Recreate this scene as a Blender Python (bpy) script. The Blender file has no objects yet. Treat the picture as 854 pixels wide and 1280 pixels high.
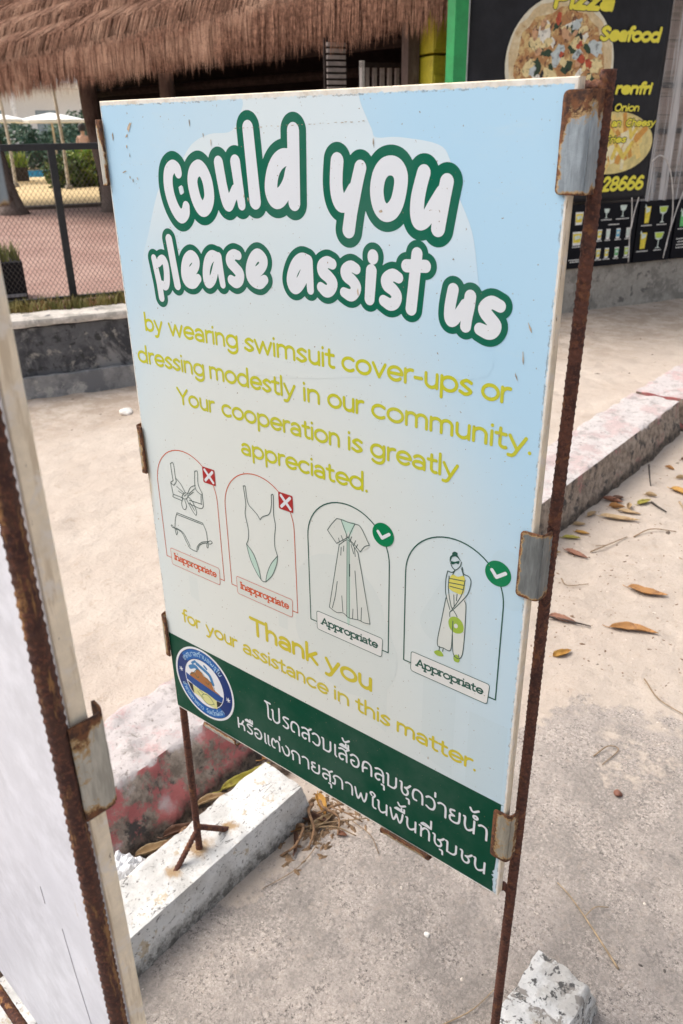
import bpy, bmesh, math, random
import numpy as np
from mathutils import Vector, Matrix, noise

random.seed(7)
sc = bpy.context.scene
COL = sc.collection
R = math.radians

# ------------------------------------------------------------------ camera
cam_d = bpy.data.cameras.new("camera")
cam = bpy.data.objects.new("camera", cam_d)
COL.objects.link(cam)
cam.matrix_world = Matrix(((0.78228, -0.25898, 0.56654, 1.18473),
                           (0.62275, 0.34664, -0.70144, -0.87291),
                           (-0.01472, 0.90154, 0.43245, 1.75507),
                           (0, 0, 0, 1)))
cam_d.sensor_width = 36.0
cam_d.lens = 28.09
cam_d.clip_start = 0.02
cam_d.clip_end = 2000
cam_d.dof.use_dof = True
cam_d.dof.focus_distance = 1.25
cam_d.dof.aperture_fstop = 9.5
sc.camera = cam

# ------------------------------------------------------------------ daylight: bright overcast
SUN_EL, SUN_AZ = R(56), R(-112)          # azimuth measured from +Y towards +X
sd = Vector((math.sin(SUN_AZ) * math.cos(SUN_EL), math.cos(SUN_AZ) * math.cos(SUN_EL), math.sin(SUN_EL)))
w = bpy.data.worlds.new("World")
sc.world = w
w.use_nodes = True
nt = w.node_tree
sky = nt.nodes.new("ShaderNodeTexSky")
sky.sky_type = 'NISHITA'
sky.sun_disc = False
sky.sun_elevation = SUN_EL
sky.sun_rotation = SUN_AZ
sky.dust_density = 6.0
sky.air_density = 1.2
hs = nt.nodes.new("ShaderNodeHueSaturation")
hs.inputs['Saturation'].default_value = 0.45
nt.links.new(sky.outputs[0], hs.inputs['Color'])
nt.links.new(hs.outputs[0], nt.nodes['Background'].inputs[0])
nt.nodes['Background'].inputs[1].default_value = 0.14
sun_d = bpy.data.lights.new("sun", 'SUN')
sun_d.energy = 1.0
sun_d.angle = R(38)
sun_d.color = (1.0, 0.95, 0.87)
sun = bpy.data.objects.new("sun", sun_d)
COL.objects.link(sun)
sun.rotation_euler = sd.to_track_quat('Z', 'Y').to_euler()
sc.view_settings.view_transform = 'Standard'
sc.view_settings.look = 'None'
sc.view_settings.gamma = 1
sc.view_settings.use_curve_mapping = False
sc.view_settings.exposure = 0.72
sc.cycles.max_bounces = 6

# ------------------------------------------------------------------ frame of the street wall (s along it, d behind it)
WA = Vector((-4.211, 2.097, 0))
E1 = Vector((math.cos(R(63)), math.sin(R(63)), 0))
E2 = Vector((-E1.y, E1.x, 0))
ZUP = Vector((0, 0, 1))
PLAT = 0.53
def B(s, d, z=0.0):
    return WA + E1 * s + E2 * d + ZUP * z
YARD = Matrix.Translation(WA) @ Matrix.Rotation(R(63), 4, 'Z')

# ------------------------------------------------------------------ object helpers
def tag(o, label=None, cat=None, group=None, kind=None):
    if label: o['label'] = label
    if cat: o['category'] = cat
    if group: o['group'] = group
    if kind: o['kind'] = kind
    return o
def link(name, me, mat=None, parent=None, smooth=False):
    o = bpy.data.objects.new(name, me)
    COL.objects.link(o)
    if mat is not None:
        for m in (mat if isinstance(mat, (list, tuple)) else [mat]):
            me.materials.append(m)
    if parent is not None: o.parent = parent
    if smooth:
        me.polygons.foreach_set('use_smooth', [True] * len(me.polygons))
    return o
def empty(name, label, cat, loc=(0, 0, 0), rz=0.0, group=None):
    o = bpy.data.objects.new(name, None)
    COL.objects.link(o)
    o.location = loc
    o.rotation_euler = (0, 0, rz)
    o.empty_display_size = 0.1
    return tag(o, label, cat, group)
def mesh(verts, faces, name="mesh"):
    me = bpy.data.meshes.new(name)
    me.from_pydata([tuple(v) for v in verts], [], faces)
    me.update()
    return me
def fixn(me):
    bm = bmesh.new(); bm.from_mesh(me)
    bmesh.ops.recalc_face_normals(bm, faces=bm.faces)
    bm.to_mesh(me); bm.free()
    return me

class MB:
    """collects plain shapes of one part"""
    def __init__(s): s.v = []; s.f = []
    def add(s, vs, fs):
        n = len(s.v); s.v += [Vector(v) for v in vs]; s.f += [tuple(i + n for i in f) for f in fs]; return s
    def hexa(s, c):     # 4 bottom + 4 top corners, counter-clockwise
        return s.add(c, [(3, 2, 1, 0), (4, 5, 6, 7), (0, 1, 5, 4), (1, 2, 6, 5), (2, 3, 7, 6), (3, 0, 4, 7)])
    def box(s, a, b, M=None):
        (x0, y0, z0), (x1, y1, z1) = a, b
        c = [Vector(p) for p in ((x0, y0, z0), (x1, y0, z0), (x1, y1, z0), (x0, y1, z0), (x0, y0, z1), (x1, y0, z1), (x1, y1, z1), (x0, y1, z1))]
        if M is not None: c = [M @ p for p in c]
        return s.hexa(c)
    def tube(s, pts, rad, n=8, cap=True):
        pts = [Vector(p) for p in pts]
        rs = rad if isinstance(rad, (list, tuple)) else [rad] * len(pts)
        base = len(s.v); t0 = None
        for i, p in enumerate(pts):
            t = (pts[min(i + 1, len(pts) - 1)] - pts[max(i - 1, 0)]).normalized()
            if t0 is None:
                a = t.orthogonal().normalized()
            else:
                a = (a - t * a.dot(t)).normalized()
            t0 = t; b = t.cross(a)
            for k in range(n):
                q = 2 * math.pi * k / n
                s.v.append(p + (a * math.cos(q) + b * math.sin(q)) * rs[i])
        for i in range(len(pts) - 1):
            for k in range(n):
                s.f.append((base + i * n + k, base + i * n + (k + 1) % n, base + (i + 1) * n + (k + 1) % n, base + (i + 1) * n + k))
        if cap:
            s.f.append(tuple(base + k for k in range(n))[::-1])
            e = base + (len(pts) - 1) * n
            s.f.append(tuple(e + k for k in range(n)))
        return s
    def build(s, name, mat, parent=None, smooth=False, bevel=0, normals=True):
        me = mesh(s.v, s.f, name)
        if normals: fixn(me)
        o = link(name, me, mat, parent, smooth)
        if bevel:
            m = o.modifiers.new('bevel', 'BEVEL'); m.width = bevel; m.segments = 2; m.limit_method = 'ANGLE'
        return o

def fbm(p, sc_, oct_=4):
    v = 0; a = 1; f = sc_
    for _ in range(oct_):
        v += a * noise.noise(p * f); a *= .5; f *= 2.1
    return v
def rough_block(corners, mat, name, parent=None, res=0.02, rnd=0.012, amp=0.004, freq=18, chip=0.0, seed=0):
    """a cast concrete block given by 8 corners, with worn edges and a rough skin"""
    c = [Vector(p) for p in corners]
    L = [(c[1] - c[0]).length, (c[3] - c[0]).length, (c[4] - c[0]).length]
    n = [max(3, int(l / res)) for l in L]
    def X(u, v, t):
        b = (c[0] * (1 - u) + c[1] * u) * (1 - v) + (c[3] * (1 - u) + c[2] * u) * v
        a = (c[4] * (1 - u) + c[5] * u) * (1 - v) + (c[7] * (1 - u) + c[6] * u) * v
        return b * (1 - t) + a * t
    idx = {}; vs = []; fs = []
    ctr = sum(c, Vector()) / 8
    off = Vector((seed * 3.7, seed * 1.3, 0))
    def vert(i, j, k):
        key = (i, j, k)
        if key in idx: return idx[key]
        q = [(i / n[0] - .5) * L[0], (j / n[1] - .5) * L[1], (k / n[2] - .5) * L[2]]
        w_ = X(i / n[0], j / n[1], k / n[2])
        r = rnd
        if chip: r = rnd + chip * max(0, fbm(w_ * 1.0 + off, 7, 3)) ** 1.0
        r = min(r, min(L) * .45)
        h = [l / 2 for l in L]
        e = [max(-(h[a] - r), min(h[a] - r, q[a])) for a in range(3)]
        d = Vector([q[a] - e[a] for a in range(3)])
        if d.length > 1e-9: d = d.normalized() * r
        q2 = [e[a] + d[a] for a in range(3)]
        P = X(q2[0] / L[0] + .5, q2[1] / L[1] + .5, q2[2] / L[2] + .5)
        nrm = (P - ctr); nrm = Vector((d.x, d.y, d.z)) if d.length > 1e-9 else nrm
        N = ((c[1] - c[0]).normalized() * d.x + (c[3] - c[0]).normalized() * d.y + (c[4] - c[0]).normalized() * d.z)
        N = N.normalized() if N.length > 1e-9 else ZUP
        P = P + N * amp * fbm(P + off, freq, 4)
        idx[key] = len(vs); vs.append(P); return idx[key]
    for ax in range(3):
        a1, a2 = [a for a in range(3) if a != ax]
        for side in (0, n[ax]):
            for p in range(n[a1]):
                for q in range(n[a2]):
                    ids = []
                    for (dp, dq) in ((0, 0), (1, 0), (1, 1), (0, 1)):
                        k = [0, 0, 0]; k[ax] = side; k[a1] = p + dp; k[a2] = q + dq
                        ids.append(vert(*k))
                    fs.append(tuple(ids))
    me = fixn(mesh(vs, fs, name))
    o = link(name, me, mat, parent, True)
    es = o.modifiers.new('hard_edges', 'EDGE_SPLIT'); es.split_angle = R(38)
    return o

# ------------------------------------------------------------------ material helpers
def new_mat(name):
    m = bpy.data.materials.new(name); m.use_nodes = True
    return m, m.node_tree, m.node_tree.nodes['Principled BSDF']
class N:
    """little node writer"""
    def __init__(s, nt): s.nt = nt; s._tc = None
    def node(s, t, **kw):
        n = s.nt.nodes.new(t)
        for k, v in kw.items(): setattr(n, k, v)
        return n
    def co(s):
        if s._tc is None: s._tc = s.node('ShaderNodeTexCoord')
        return s._tc.outputs['Object']
    def set(s, sock, v):
        if hasattr(v, 'is_linked') or isinstance(v, bpy.types.NodeSocket): s.nt.links.new(v, sock)
        elif isinstance(v, (tuple, list)) and len(v) == 3 and sock.type == 'RGBA': sock.default_value = (*v, 1)
        else: sock.default_value = v
    def noise(s, scale, detail=5, rough=.6, vec=None, dist=0.0):
        n = s.node('ShaderNodeTexNoise'); n.inputs['Scale'].default_value = scale
        n.inputs['Detail'].default_value = detail; n.inputs['Roughness'].default_value = rough
        n.inputs['Distortion'].default_value = dist
        s.nt.links.new(vec if vec is not None else s.co(), n.inputs['Vector']); return n.outputs['Fac']
    def vor(s, scale, feature='F1', out='Distance', vec=None):
        n = s.node('ShaderNodeTexVoronoi', feature=feature); n.inputs['Scale'].default_value = scale
        s.nt.links.new(vec if vec is not None else s.co(), n.inputs['Vector']); return n.outputs[out]
    def ramp(s, v, a, b, x=0.0, y=1.0):
        n = s.node('ShaderNodeMapRange'); n.interpolation_type = 'SMOOTHSTEP'
        s.set(n.inputs[0], v); n.inputs[1].default_value = a; n.inputs[2].default_value = b
        n.inputs[3].default_value = x; n.inputs[4].default_value = y; return n.outputs[0]
    def m(s, op, a, b=0.0):
        n = s.node('ShaderNodeMath', operation=op); s.set(n.inputs[0], a); s.set(n.inputs[1], b); return n.outputs[0]
    def mix(s, f, a, b):
        n = s.node('ShaderNodeMix', data_type='RGBA'); s.set(n.inputs[0], f); s.set(n.inputs[6], a); s.set(n.inputs[7], b); return n.outputs[2]
    def scale(s, vx):
        n = s.node('ShaderNodeMapping'); n.inputs['Scale'].default_value = vx
        s.nt.links.new(s.co(), n.inputs['Vector']); return n.outputs[0]
    def xyz(s):
        n = s.node('ShaderNodeSeparateXYZ'); s.nt.links.new(s.co(), n.inputs[0]); return n.outputs
    def bump(s, h, strength=.5, dist=.005, prev=None):
        n = s.node('ShaderNodeBump'); n.inputs['Strength'].default_value = strength; n.inputs['Distance'].default_value = dist
        s.set(n.inputs['Height'], h)
        if prev is not None: s.nt.links.new(prev, n.inputs['Normal'])
        return n.outputs[0]
def simple(name, col, rough=.8, metal=0.0, var=.25, scale=12, bump=0.0, bscale=60, bdist=.003, stretch=None, spec=None):
    m, nt, p = new_mat(name); n = N(nt)
    v = n.scale(stretch) if stretch else None
    f = n.noise(scale, 5, .65, vec=v)
    dark = tuple(c * (1 - var) for c in col); lite = tuple(min(1, c * (1 + var)) for c in col)
    nt.links.new(n.mix(n.ramp(f, .3, .7), dark, lite), p.inputs['Base Color'])
    p.inputs['Roughness'].default_value = rough; p.inputs['Metallic'].default_value = metal
    if spec is not None: p.inputs['Specular IOR Level'].default_value = spec
    if bump: nt.links.new(n.bump(n.noise(bscale, 4, .6, vec=v), bump, bdist), p.inputs['Normal'])
    return m
def layered(name, base, layers, rough=.85, bump=.4, bscale=80, bdist=.003, metal=0.0):
    """base colour plus stain layers (colour, noise scale, threshold lo, hi)"""
    m, nt, p = new_mat(name); n = N(nt)
    f = n.noise(25, 6, .7)
    c = n.mix(n.ramp(f, .3, .7), tuple(x * .85 for x in base), tuple(min(1, x * 1.1) for x in base))
    for (col, scl, lo, hi) in layers:
        st = None
        if isinstance(scl, tuple): st = n.scale(scl); scl = 1.0
        c = n.mix(n.ramp(n.noise(scl, 7, .68, vec=st, dist=.3), lo, hi), c, col)
    nt.links.new(c, p.inputs['Base Color']); p.inputs['Roughness'].default_value = rough; p.inputs['Metallic'].default_value = metal
    nt.links.new(n.bump(n.noise(bscale, 6, .7), bump, bdist), p.inputs['Normal'])
    return m

MT = {}
MT['rust'] = layered('rust', (.105, .04, .026), [((.055, .022, .016), 60, .46, .58), ((.20, .08, .032), 38, .54, .64), ((.15, .055, .032), 220, .5, .62)], .92, .9, 350, .0015)
MT['rust_bright'] = layered('rust_orange', (.085, .036, .024), [((.055, .022, .017), 50, .46, .58), ((.30, .15, .055), (70, 70, 11), .515, .60), ((.15, .055, .032), 220, .5, .62)], .92, .9, 350, .0015)
MT['white_back'] = layered('white_board_back', (.70, .715, .78), [((.665, .68, .745), 3, .42, .68), ((.6, .57, .56), (90, 90, 20), .66, .72)], .45, .08, 30, .001)
MT['edge'] = layered('raw_board_edge', (.84, .72, .55), [((.66, .54, .39), (90, 90, 9), .50, .62), ((.78, .70, .6), 30, .5, .62), ((.2, .14, .09), (160, 160, 30), .63, .68)], .85, .3, 120, .001)
def bar_mat():
    m, nt, p = new_mat('whitewashed_concrete'); n = N(nt)
    x, y, z = n.xyz()
    c = n.mix(n.ramp(n.noise(7, 6, .7), .38, .62), (.52, .50, .47), (.72, .705, .68))
    c = n.mix(n.ramp(n.noise(95, 5, .75), .595, .63), c, (.24, .22, .20))
    c = n.mix(n.ramp(n.noise(1, 6, .8, vec=n.scale((55, 16, 40)), dist=.8), .595, .625), c, (.14, .13, .12))
    c = n.mix(n.ramp(n.noise(13, 5, .7), .60, .66, 0, .7), c, (.46, .34, .19))
    # rust weeping out of the rod sockets
    for (rx, ry, rr) in ((-.0235, .0275, .045), (-.017, -.065, .028), (-.010, .122, .03)):
        d = n.m('SQRT', n.m('ADD', n.m('POWER', n.m('ABSOLUTE', n.m('SUBTRACT', x, rx)), 2.0), n.m('POWER', n.m('ABSOLUTE', n.m('SUBTRACT', y, ry)), 2.0)))
        d = n.m('ADD', d, n.m('MULTIPLY', n.m('SUBTRACT', n.noise(40, 5, .75), .5), .06))
        c = n.mix(n.ramp(d, rr, rr * .25, 0, .85), c, (.36, .22, .09))
    # ground splash and algae creeping up the sides
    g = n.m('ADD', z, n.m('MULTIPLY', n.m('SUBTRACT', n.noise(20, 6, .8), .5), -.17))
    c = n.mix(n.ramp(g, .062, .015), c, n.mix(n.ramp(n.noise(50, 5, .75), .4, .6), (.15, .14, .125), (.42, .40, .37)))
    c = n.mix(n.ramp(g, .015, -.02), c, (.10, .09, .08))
    nt.links.new(c, p.inputs['Base Color']); p.inputs['Roughness'].default_value = .9
    nt.links.new(n.bump(n.noise(60, 7, .75), 1.0, .006), p.inputs['Normal'])
    return m
MT['concrete_white'] = bar_mat()
MT['concrete_flecked'] = layered('flecked_whitewash', (.72, .70, .67), [((.54, .51, .47), 7, .50, .60), ((.30, .27, .24), 26, .545, .59), ((.10, .095, .09), 42, .56, .60), ((.09, .085, .08), 17, .585, .62), ((.45, .36, .25), 9, .60, .68)], .9, 1.0, 55, .008)
MT['sand_dark'] = simple('debris', (.12, .09, .07), .95)

# ------------------------------------------------------------------ ground: sand drifting over rough concrete
def ground_mat():
    m, nt, p = new_mat('sand_and_concrete'); n = N(nt)
    x, y, z = n.xyz()
    # where the concrete apron lies bare
    b1 = n.m('ADD', n.m('MULTIPLY', n.m('SUBTRACT', x, .10), 3.2), .22)
    bound = n.m('MINIMUM', b1, 1.35)
    wob = n.m('MULTIPLY', n.m('SUBTRACT', n.noise(3.5, 5, .65), .5), 1.5)
    t = n.m('ADD', n.m('SUBTRACT', bound, y), wob)
    conc = n.ramp(t, -.28, .42)
    dust = n.noise(22, 6, .75)
    conc2 = n.ramp(n.m('ADD', conc, n.m('MULTIPLY', n.m('SUBTRACT', dust, .5), 1.3)), .36, .62)
    # sand
    s = n.mix(n.ramp(n.noise(2.2, 4, .6), .3, .7), (.49, .41, .345), (.56, .48, .41))
    s = n.mix(n.ramp(n.noise(90, 5, .7), .56, .68, 0, .5), s, (.36, .275, .205))
    s = n.mix(n.ramp(n.noise(14, 6, .75), .54, .68, 0, .55), s, (.40, .31, .24))
    s = n.mix(n.ramp(n.noise(420, 2, .5), .60, .68, 0, .5), s, (.25, .19, .14))
    soil = n.m('MULTIPLY', n.ramp(x, -.25, -.05), n.ramp(n.noise(4.5, 6, .75), .36, .60, .25, 1.0))
    s = n.mix(n.m('MULTIPLY', soil, .38), s, (.36, .295, .24))
    # concrete
    c = n.mix(n.ramp(n.noise(3.4, 7, .72), .40, .60), (.27, .238, .212), (.37, .322, .286))
    gm = n.ramp(n.noise(7, 5, .7), .40, .60, .35, 1.0)
    c = n.mix(n.m('MULTIPLY', gm, n.ramp(n.noise(150, 6, .8), .47, .58, 0, .9)), c, (.53, .46, .41))
    c = n.mix(n.m('MULTIPLY', gm, n.ramp(n.noise(120, 5, .8), .53, .59, 0, .95)), c, (.14, .122, .11))
    c = n.mix(n.ramp(n.noise(38, 6, .75), .53, .66, 0, .55), c, (.38, .315, .265))
    c = n.mix(n.ramp(n.vor(150), .0, .2, .6, 0), c, (.50, .44, .39))
    gap = n.m('MULTIPLY', n.ramp(n.m('ADD', n.m('ABSOLUTE', n.m('ADD', x, .165)), n.m('MULTIPLY', n.m('SUBTRACT', n.noise(24, 5, .7), .5), .09)), .085, .055), n.ramp(y, .75, .45))  # shade between kerb and white bar, painted dark along with its debris
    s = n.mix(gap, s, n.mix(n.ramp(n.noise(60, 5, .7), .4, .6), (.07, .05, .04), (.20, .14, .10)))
    # dirty strip at the foot of the walls
    wd = n.m('ADD', n.m('ADD', n.m('MULTIPLY', x, -.891), n.m('MULTIPLY', y, .454)), -4.704)
    dirt = n.m('MULTIPLY', n.ramp(wd, -1.5, -.25), n.ramp(n.noise(5, 6, .75), .40, .60, .15, .9))
    s = n.mix(n.m('MULTIPLY', dirt, .75), s, (.30, .225, .165))
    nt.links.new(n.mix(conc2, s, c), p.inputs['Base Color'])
    p.inputs['Roughness'].default_value = .95; p.inputs['Specular IOR Level'].default_value = .2
    b = n.bump(n.vor(7.5, 'SMOOTH_F1'), .45, .05)
    b = n.bump(n.noise(11, 5, .65), .5, .035, b)
    b = n.bump(n.noise(70, 6, .75), .65, .008, b)
    b = n.bump(n.noise(300, 3, .6), .5, .002, b)
    nt.links.new(b, p.inputs['Normal'])
    return m
def seq(lo, hi, a, b, st):
    o = list(np.arange(a, b + 1e-6, st)); g = st; v = a; left = []
    while v > lo: g *= 1.5; v -= g; left.append(v)
    g = st; v = b; right = []
    while v < hi: g *= 1.5; v += g; right.append(v)
    return left[::-1] + o + right
xs = seq(-500, 500, -5.0, 2.2, .05); ys = seq(-500, 600, -1.2, 9.0, .05)
vs = []; fs = []
for yy in ys:
    for xx in xs:
        p = Vector((xx, yy, 0)); h = 0
        if -8 < xx < 6 and -4 < yy < 13:
            sandy = min(1, max(0, (yy - min(.22 + 3.2 * (xx - .1), 1.35)) / .8 + .3))
            h = .004 + sandy * (.012 * noise.noise(p * 1.3) + .010 * noise.noise(p * 4.1) + .006 * noise.noise(p * 9)) - .012 * sandy
            q = p - WA; d = q.dot(E2)
        vs.append((xx, yy, h))
nx = len(xs)
for j in range(len(ys) - 1):
    for i in range(nx - 1):
        a = j * nx + i; fs.append((a, a + 1, a + nx + 1, a + nx))
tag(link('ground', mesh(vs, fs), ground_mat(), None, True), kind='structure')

# raised yard behind the street wall
def paving_mat():
    m, nt, p = new_mat('brick_paving'); n = N(nt)
    br = n.node('ShaderNodeTexBrick'); nt.links.new(n.co(), br.inputs['Vector'])
    br.inputs['Color1'].default_value = (.33, .185, .145, 1); br.inputs['Color2'].default_value = (.26, .14, .11, 1); br.inputs['Mortar'].default_value = (.17, .12, .10, 1)
    br.inputs['Scale'].default_value = 4.5; br.inputs['Mortar Size'].default_value = .012
    c = n.mix(n.ramp(n.noise(1.6, 5, .65), .35, .7, 0, .7), br.outputs['Color'], (.40, .26, .21))
    nt.links.new(c, p.inputs['Base Color']); p.inputs['Roughness'].default_value = .85
    return m
def slab(name, s0, s1, d0, d1, z0, z1, mat):
    o = MB().box((s0, d0, z0), (s1, d1, z1)).build(name, mat); o.matrix_world = YARD
    return tag(o, kind='structure')
pav = paving_mat()
slab('paved_yard', -40, 3.61, .28, 10.05, -.4, PLAT, pav)
slab('paved_yard', 3.612, 90, .785, 10.05, -.4, PLAT, pav)
slab('sand_strip', -60, 120, 10.05, 34, -.4, PLAT - .006, simple('yellow_sand', (.62, .46, .24), .95, var=.12, scale=3))
slab('far_ground', -200, 400, 34, 600, -.4, PLAT - .01, simple('far_paving', (.62, .56, .5), .9, var=.1))
pool_m, pnt, pp = new_mat('pool_water')
pp.inputs['Base Color'].default_value = (.03, .30, .50, 1); pp.inputs['Roughness'].default_value = .08
slab('pool_water', .6, 6.5, 22.6, 27.5, PLAT - .2, PLAT + .02, pool_m)
kerb_yard = MB().box((-40, 10.0, PLAT - .1), (90, 10.3, PLAT + .05)).build('yard_edging', simple('edging', (.14, .11, .09), .9))
kerb_yard.matrix_world = YARD
tag(kerb_yard, 'low dark edging between the brick yard and the yellow sand', 'edging')

# ------------------------------------------------------------------ broken red and white kerb
def kerb_mat(name, topc, face, pink, stain):
    m, nt, p = new_mat(name); n = N(nt)
    g = n.node('ShaderNodeNewGeometry'); sx = n.node('ShaderNodeSeparateXYZ'); nt.links.new(g.outputs['Normal'], sx.inputs[0])
    raw = n.mix(n.ramp(n.noise(28, 6, .7), .35, .65), (.20, .155, .12), (.42, .34, .275))
    raw = n.mix(n.ramp(n.noise(11, 5, .7), .53, .62), raw, (.075, .065, .06))
    f = n.mix(n.ramp(n.noise(6.5, 6, .75), face[0], face[1]), raw, pink)
    t = n.mix(n.ramp(n.noise(4.5, 6, .75), .48, .58), topc, tuple(.36 * a + .64 * b for a, b in zip(pink, topc)))
    t = n.mix(n.ramp(n.noise(16, 7, .75), .52, .62), t, (.38, .34, .32))
    t = n.mix(n.ramp(n.noise(60, 5, .7), .595, .64, 0, .8), t, (.25, .21, .19))
    up = n.ramp(n.m('ADD', sx.outputs[2], n.m('MULTIPLY', n.m('SUBTRACT', n.noise(18, 5, .7), .5), .5)), .55, .75)
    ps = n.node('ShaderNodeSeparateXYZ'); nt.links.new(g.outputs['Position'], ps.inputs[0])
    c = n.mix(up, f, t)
    c = n.mix(n.ramp(n.m('ADD', ps.outputs[2], n.m('MULTIPLY', n.m('SUBTRACT', n.noise(9, 5, .7), .5), .10)),   .055, .015), c, n.mix(n.ramp(n.noise(30, 5, .7), .4, .6), (.05, .04, .033), (.17, .13, .10)))  # shade of the undercut kerb foot, painted as a dark brown low band
    nt.links.new(c, p.inputs['Base Color']); p.inputs['Roughness'].default_value = .92
    b = n.bump(n.noise(35, 7, .75), .9, .012); nt.links.new(n.bump(n.noise(160, 4, .7), .5, .003, b), p.inputs['Normal'])
    return m
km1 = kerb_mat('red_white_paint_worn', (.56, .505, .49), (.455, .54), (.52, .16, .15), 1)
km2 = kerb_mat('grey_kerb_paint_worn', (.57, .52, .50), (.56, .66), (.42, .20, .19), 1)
def kerb(y0, y1, top, f0, f1, k0, k1, b0, b1, mat, label, chip=.03, seed=0, amp=.008):
    c = [(k0, y0, -.1), (b0, y0, -.1), (b1, y1, -.1), (k1, y1, -.1), (k0, y0, top), (f0, y0, top), (f1, y1, top), (k1, y1, top)]
    return tag(rough_block(c, mat, 'kerb_stone', None, .018, .006, amp, 12, chip, seed), label, 'kerb', 'pieces of the broken painted kerb')
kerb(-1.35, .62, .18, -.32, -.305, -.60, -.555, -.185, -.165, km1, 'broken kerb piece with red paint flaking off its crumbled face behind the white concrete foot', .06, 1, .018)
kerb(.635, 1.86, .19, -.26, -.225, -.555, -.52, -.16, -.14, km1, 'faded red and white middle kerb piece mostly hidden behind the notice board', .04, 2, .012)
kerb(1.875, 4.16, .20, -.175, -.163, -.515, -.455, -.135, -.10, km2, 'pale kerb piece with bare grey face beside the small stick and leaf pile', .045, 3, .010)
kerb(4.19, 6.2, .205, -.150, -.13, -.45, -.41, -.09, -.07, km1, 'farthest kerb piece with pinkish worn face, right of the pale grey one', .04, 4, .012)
# ------------------------------------------------------------------ concrete feet under both signs
footL = rough_block([(-.125, -.95, -.06), (.055, -.95, -.06), (.065, .385, -.06), (-.115, .385, -.06),
                     (-.105, -.95, .12), (.042, -.95, .12), (.045, .345, .12), (-.103, .355, .12)], MT['concrete_white'], 'concrete_foot', None, .012, .003, .0045, 26, .012, 5)
tag(footL, 'long whitewashed concrete bar holding the thin rear posts, beside the red kerb', 'concrete foot', 'concrete feet of the signs')
footR = rough_block([(.745, -.95, -.06), (.925, -.95, -.06), (.925, .36, -.06), (.755, .36, -.06),
                     (.765, -.95, .12), (.905, -.95, .12), (.900, .292, .118), (.775, .302, .118)], MT['concrete_flecked'], 'concrete_foot', None, .012, .005, .006, 24, .016, 9)
tag(footR, 'speckled white concrete block under the near rusty post at the bottom edge', 'concrete foot', 'concrete feet of the signs')

# ------------------------------------------------------------------ ribbed reinforcing bar
def rebar(p0, p1, r, name, mat, parent, pitch=.0095, rib=.0019, pw=1.4, n=14, step=.0018, bend=0.0):
    p0 = Vector(p0); p1 = Vector(p1); L = (p1 - p0).length; t = (p1 - p0) / L
    a = t.orthogonal().normalized(); b = t.cross(a); a = Vector((1, 0, 0)) if abs(t.x) < .7 else Vector((0, 1, 0))
    a = (a - t * a.dot(t)).normalized(); b = t.cross(a)
    m = max(2, int(L / step)); vs = []; fs = []
    for i in range(m + 1):
        z = L * i / m
        wob = Vector((noise.noise(Vector((z * 2.2, r * 99, 0))), noise.noise(Vector((7, z * 2.2, 3))), 0)) * .0022 * math.sin(math.pi * i / m)
        c = p0 + t * z + wob
        for k in range(n):
            q = 2 * math.pi * k / n
            half = 1 if q < math.pi else -1
            ph = (z / pitch + half * (q % math.pi) * .34 + (.5 if half < 0 else 0)) % 1.0
            up = max(0.0, math.cos((ph - .5) * 2 * math.pi * .95)) ** pw * abs(math.sin(q)) ** .35
            lon = max(0, abs(math.cos(q)) - .93) / .07 * .0011
            rr = r - .0006 + rib * up + lon + .0004 * noise.noise(c * 160)
            vs.append(c + (a * math.cos(q) + b * math.sin(q)) * rr)
    for i in range(m):
        for k in range(n):
            fs.append((i * n + k, i * n + (k + 1) % n, (i + 1) * n + (k + 1) % n, (i + 1) * n + k))
    fs.append(tuple(range(n))[::-1]); fs.append(tuple(m * n + k for k in range(n)))
    return link(name, fixn(mesh(vs, fs)), mat, parent, True)

# ------------------------------------------------------------------ bent sheet-metal clips
def clip_mat(name, bare, cover):
    m, nt, p = new_mat(name); n = N(nt)
    at = n.node('ShaderNodeAttribute'); at.attribute_name = 'rust'
    f = n.m('ADD', at.outputs['Fac'], n.m('MULTIPLY', n.m('SUBTRACT', n.noise(70, 7, .78, dist=.4), .5), 1.7))
    rusty = n.ramp(f, cover, cover + .18)
    c = n.mix(n.ramp(n.noise(1, 5, .6, vec=n.scale((220, 220, 35))), .35, .7), tuple(x * .7 for x in bare), bare)
    halo = n.ramp(f, cover - .16, cover + .04)
    c = n.mix(halo, c, (.42, .27, .12))
    r = n.mix(n.ramp(n.noise(140, 5, .7), .35, .65), (.05, .024, .017), (.19, .075, .03))
    nt.links.new(n.mix(rusty, c, r), p.inputs['Base Color'])
    nt.links.new(n.ramp(halo, 0, 1, .55, .9), p.inputs['Roughness'])
    nt.links.new(n.ramp(halo, 0, 1, .35, 0), p.inputs['Metallic'])
    nt.links.new(n.bump(n.noise(180, 5, .7), .5, .0012), p.inputs['Normal'])
    return m
cm_grey = clip_mat('galvanised_clip_grey', (.34, .385, .42), .58)
cm_mid = clip_mat('galvanised_clip_dull', (.22, .235, .235), .56)
cm_brown = clip_mat('galvanised_clip_speckled', (.50, .48, .42), .50)
cm_rust = clip_mat('galvanised_clip_rusty', (.40, .37, .30), .22)
cm_pale = clip_mat('galvanised_clip_pale', (.55, .53, .47), .60)
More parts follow.
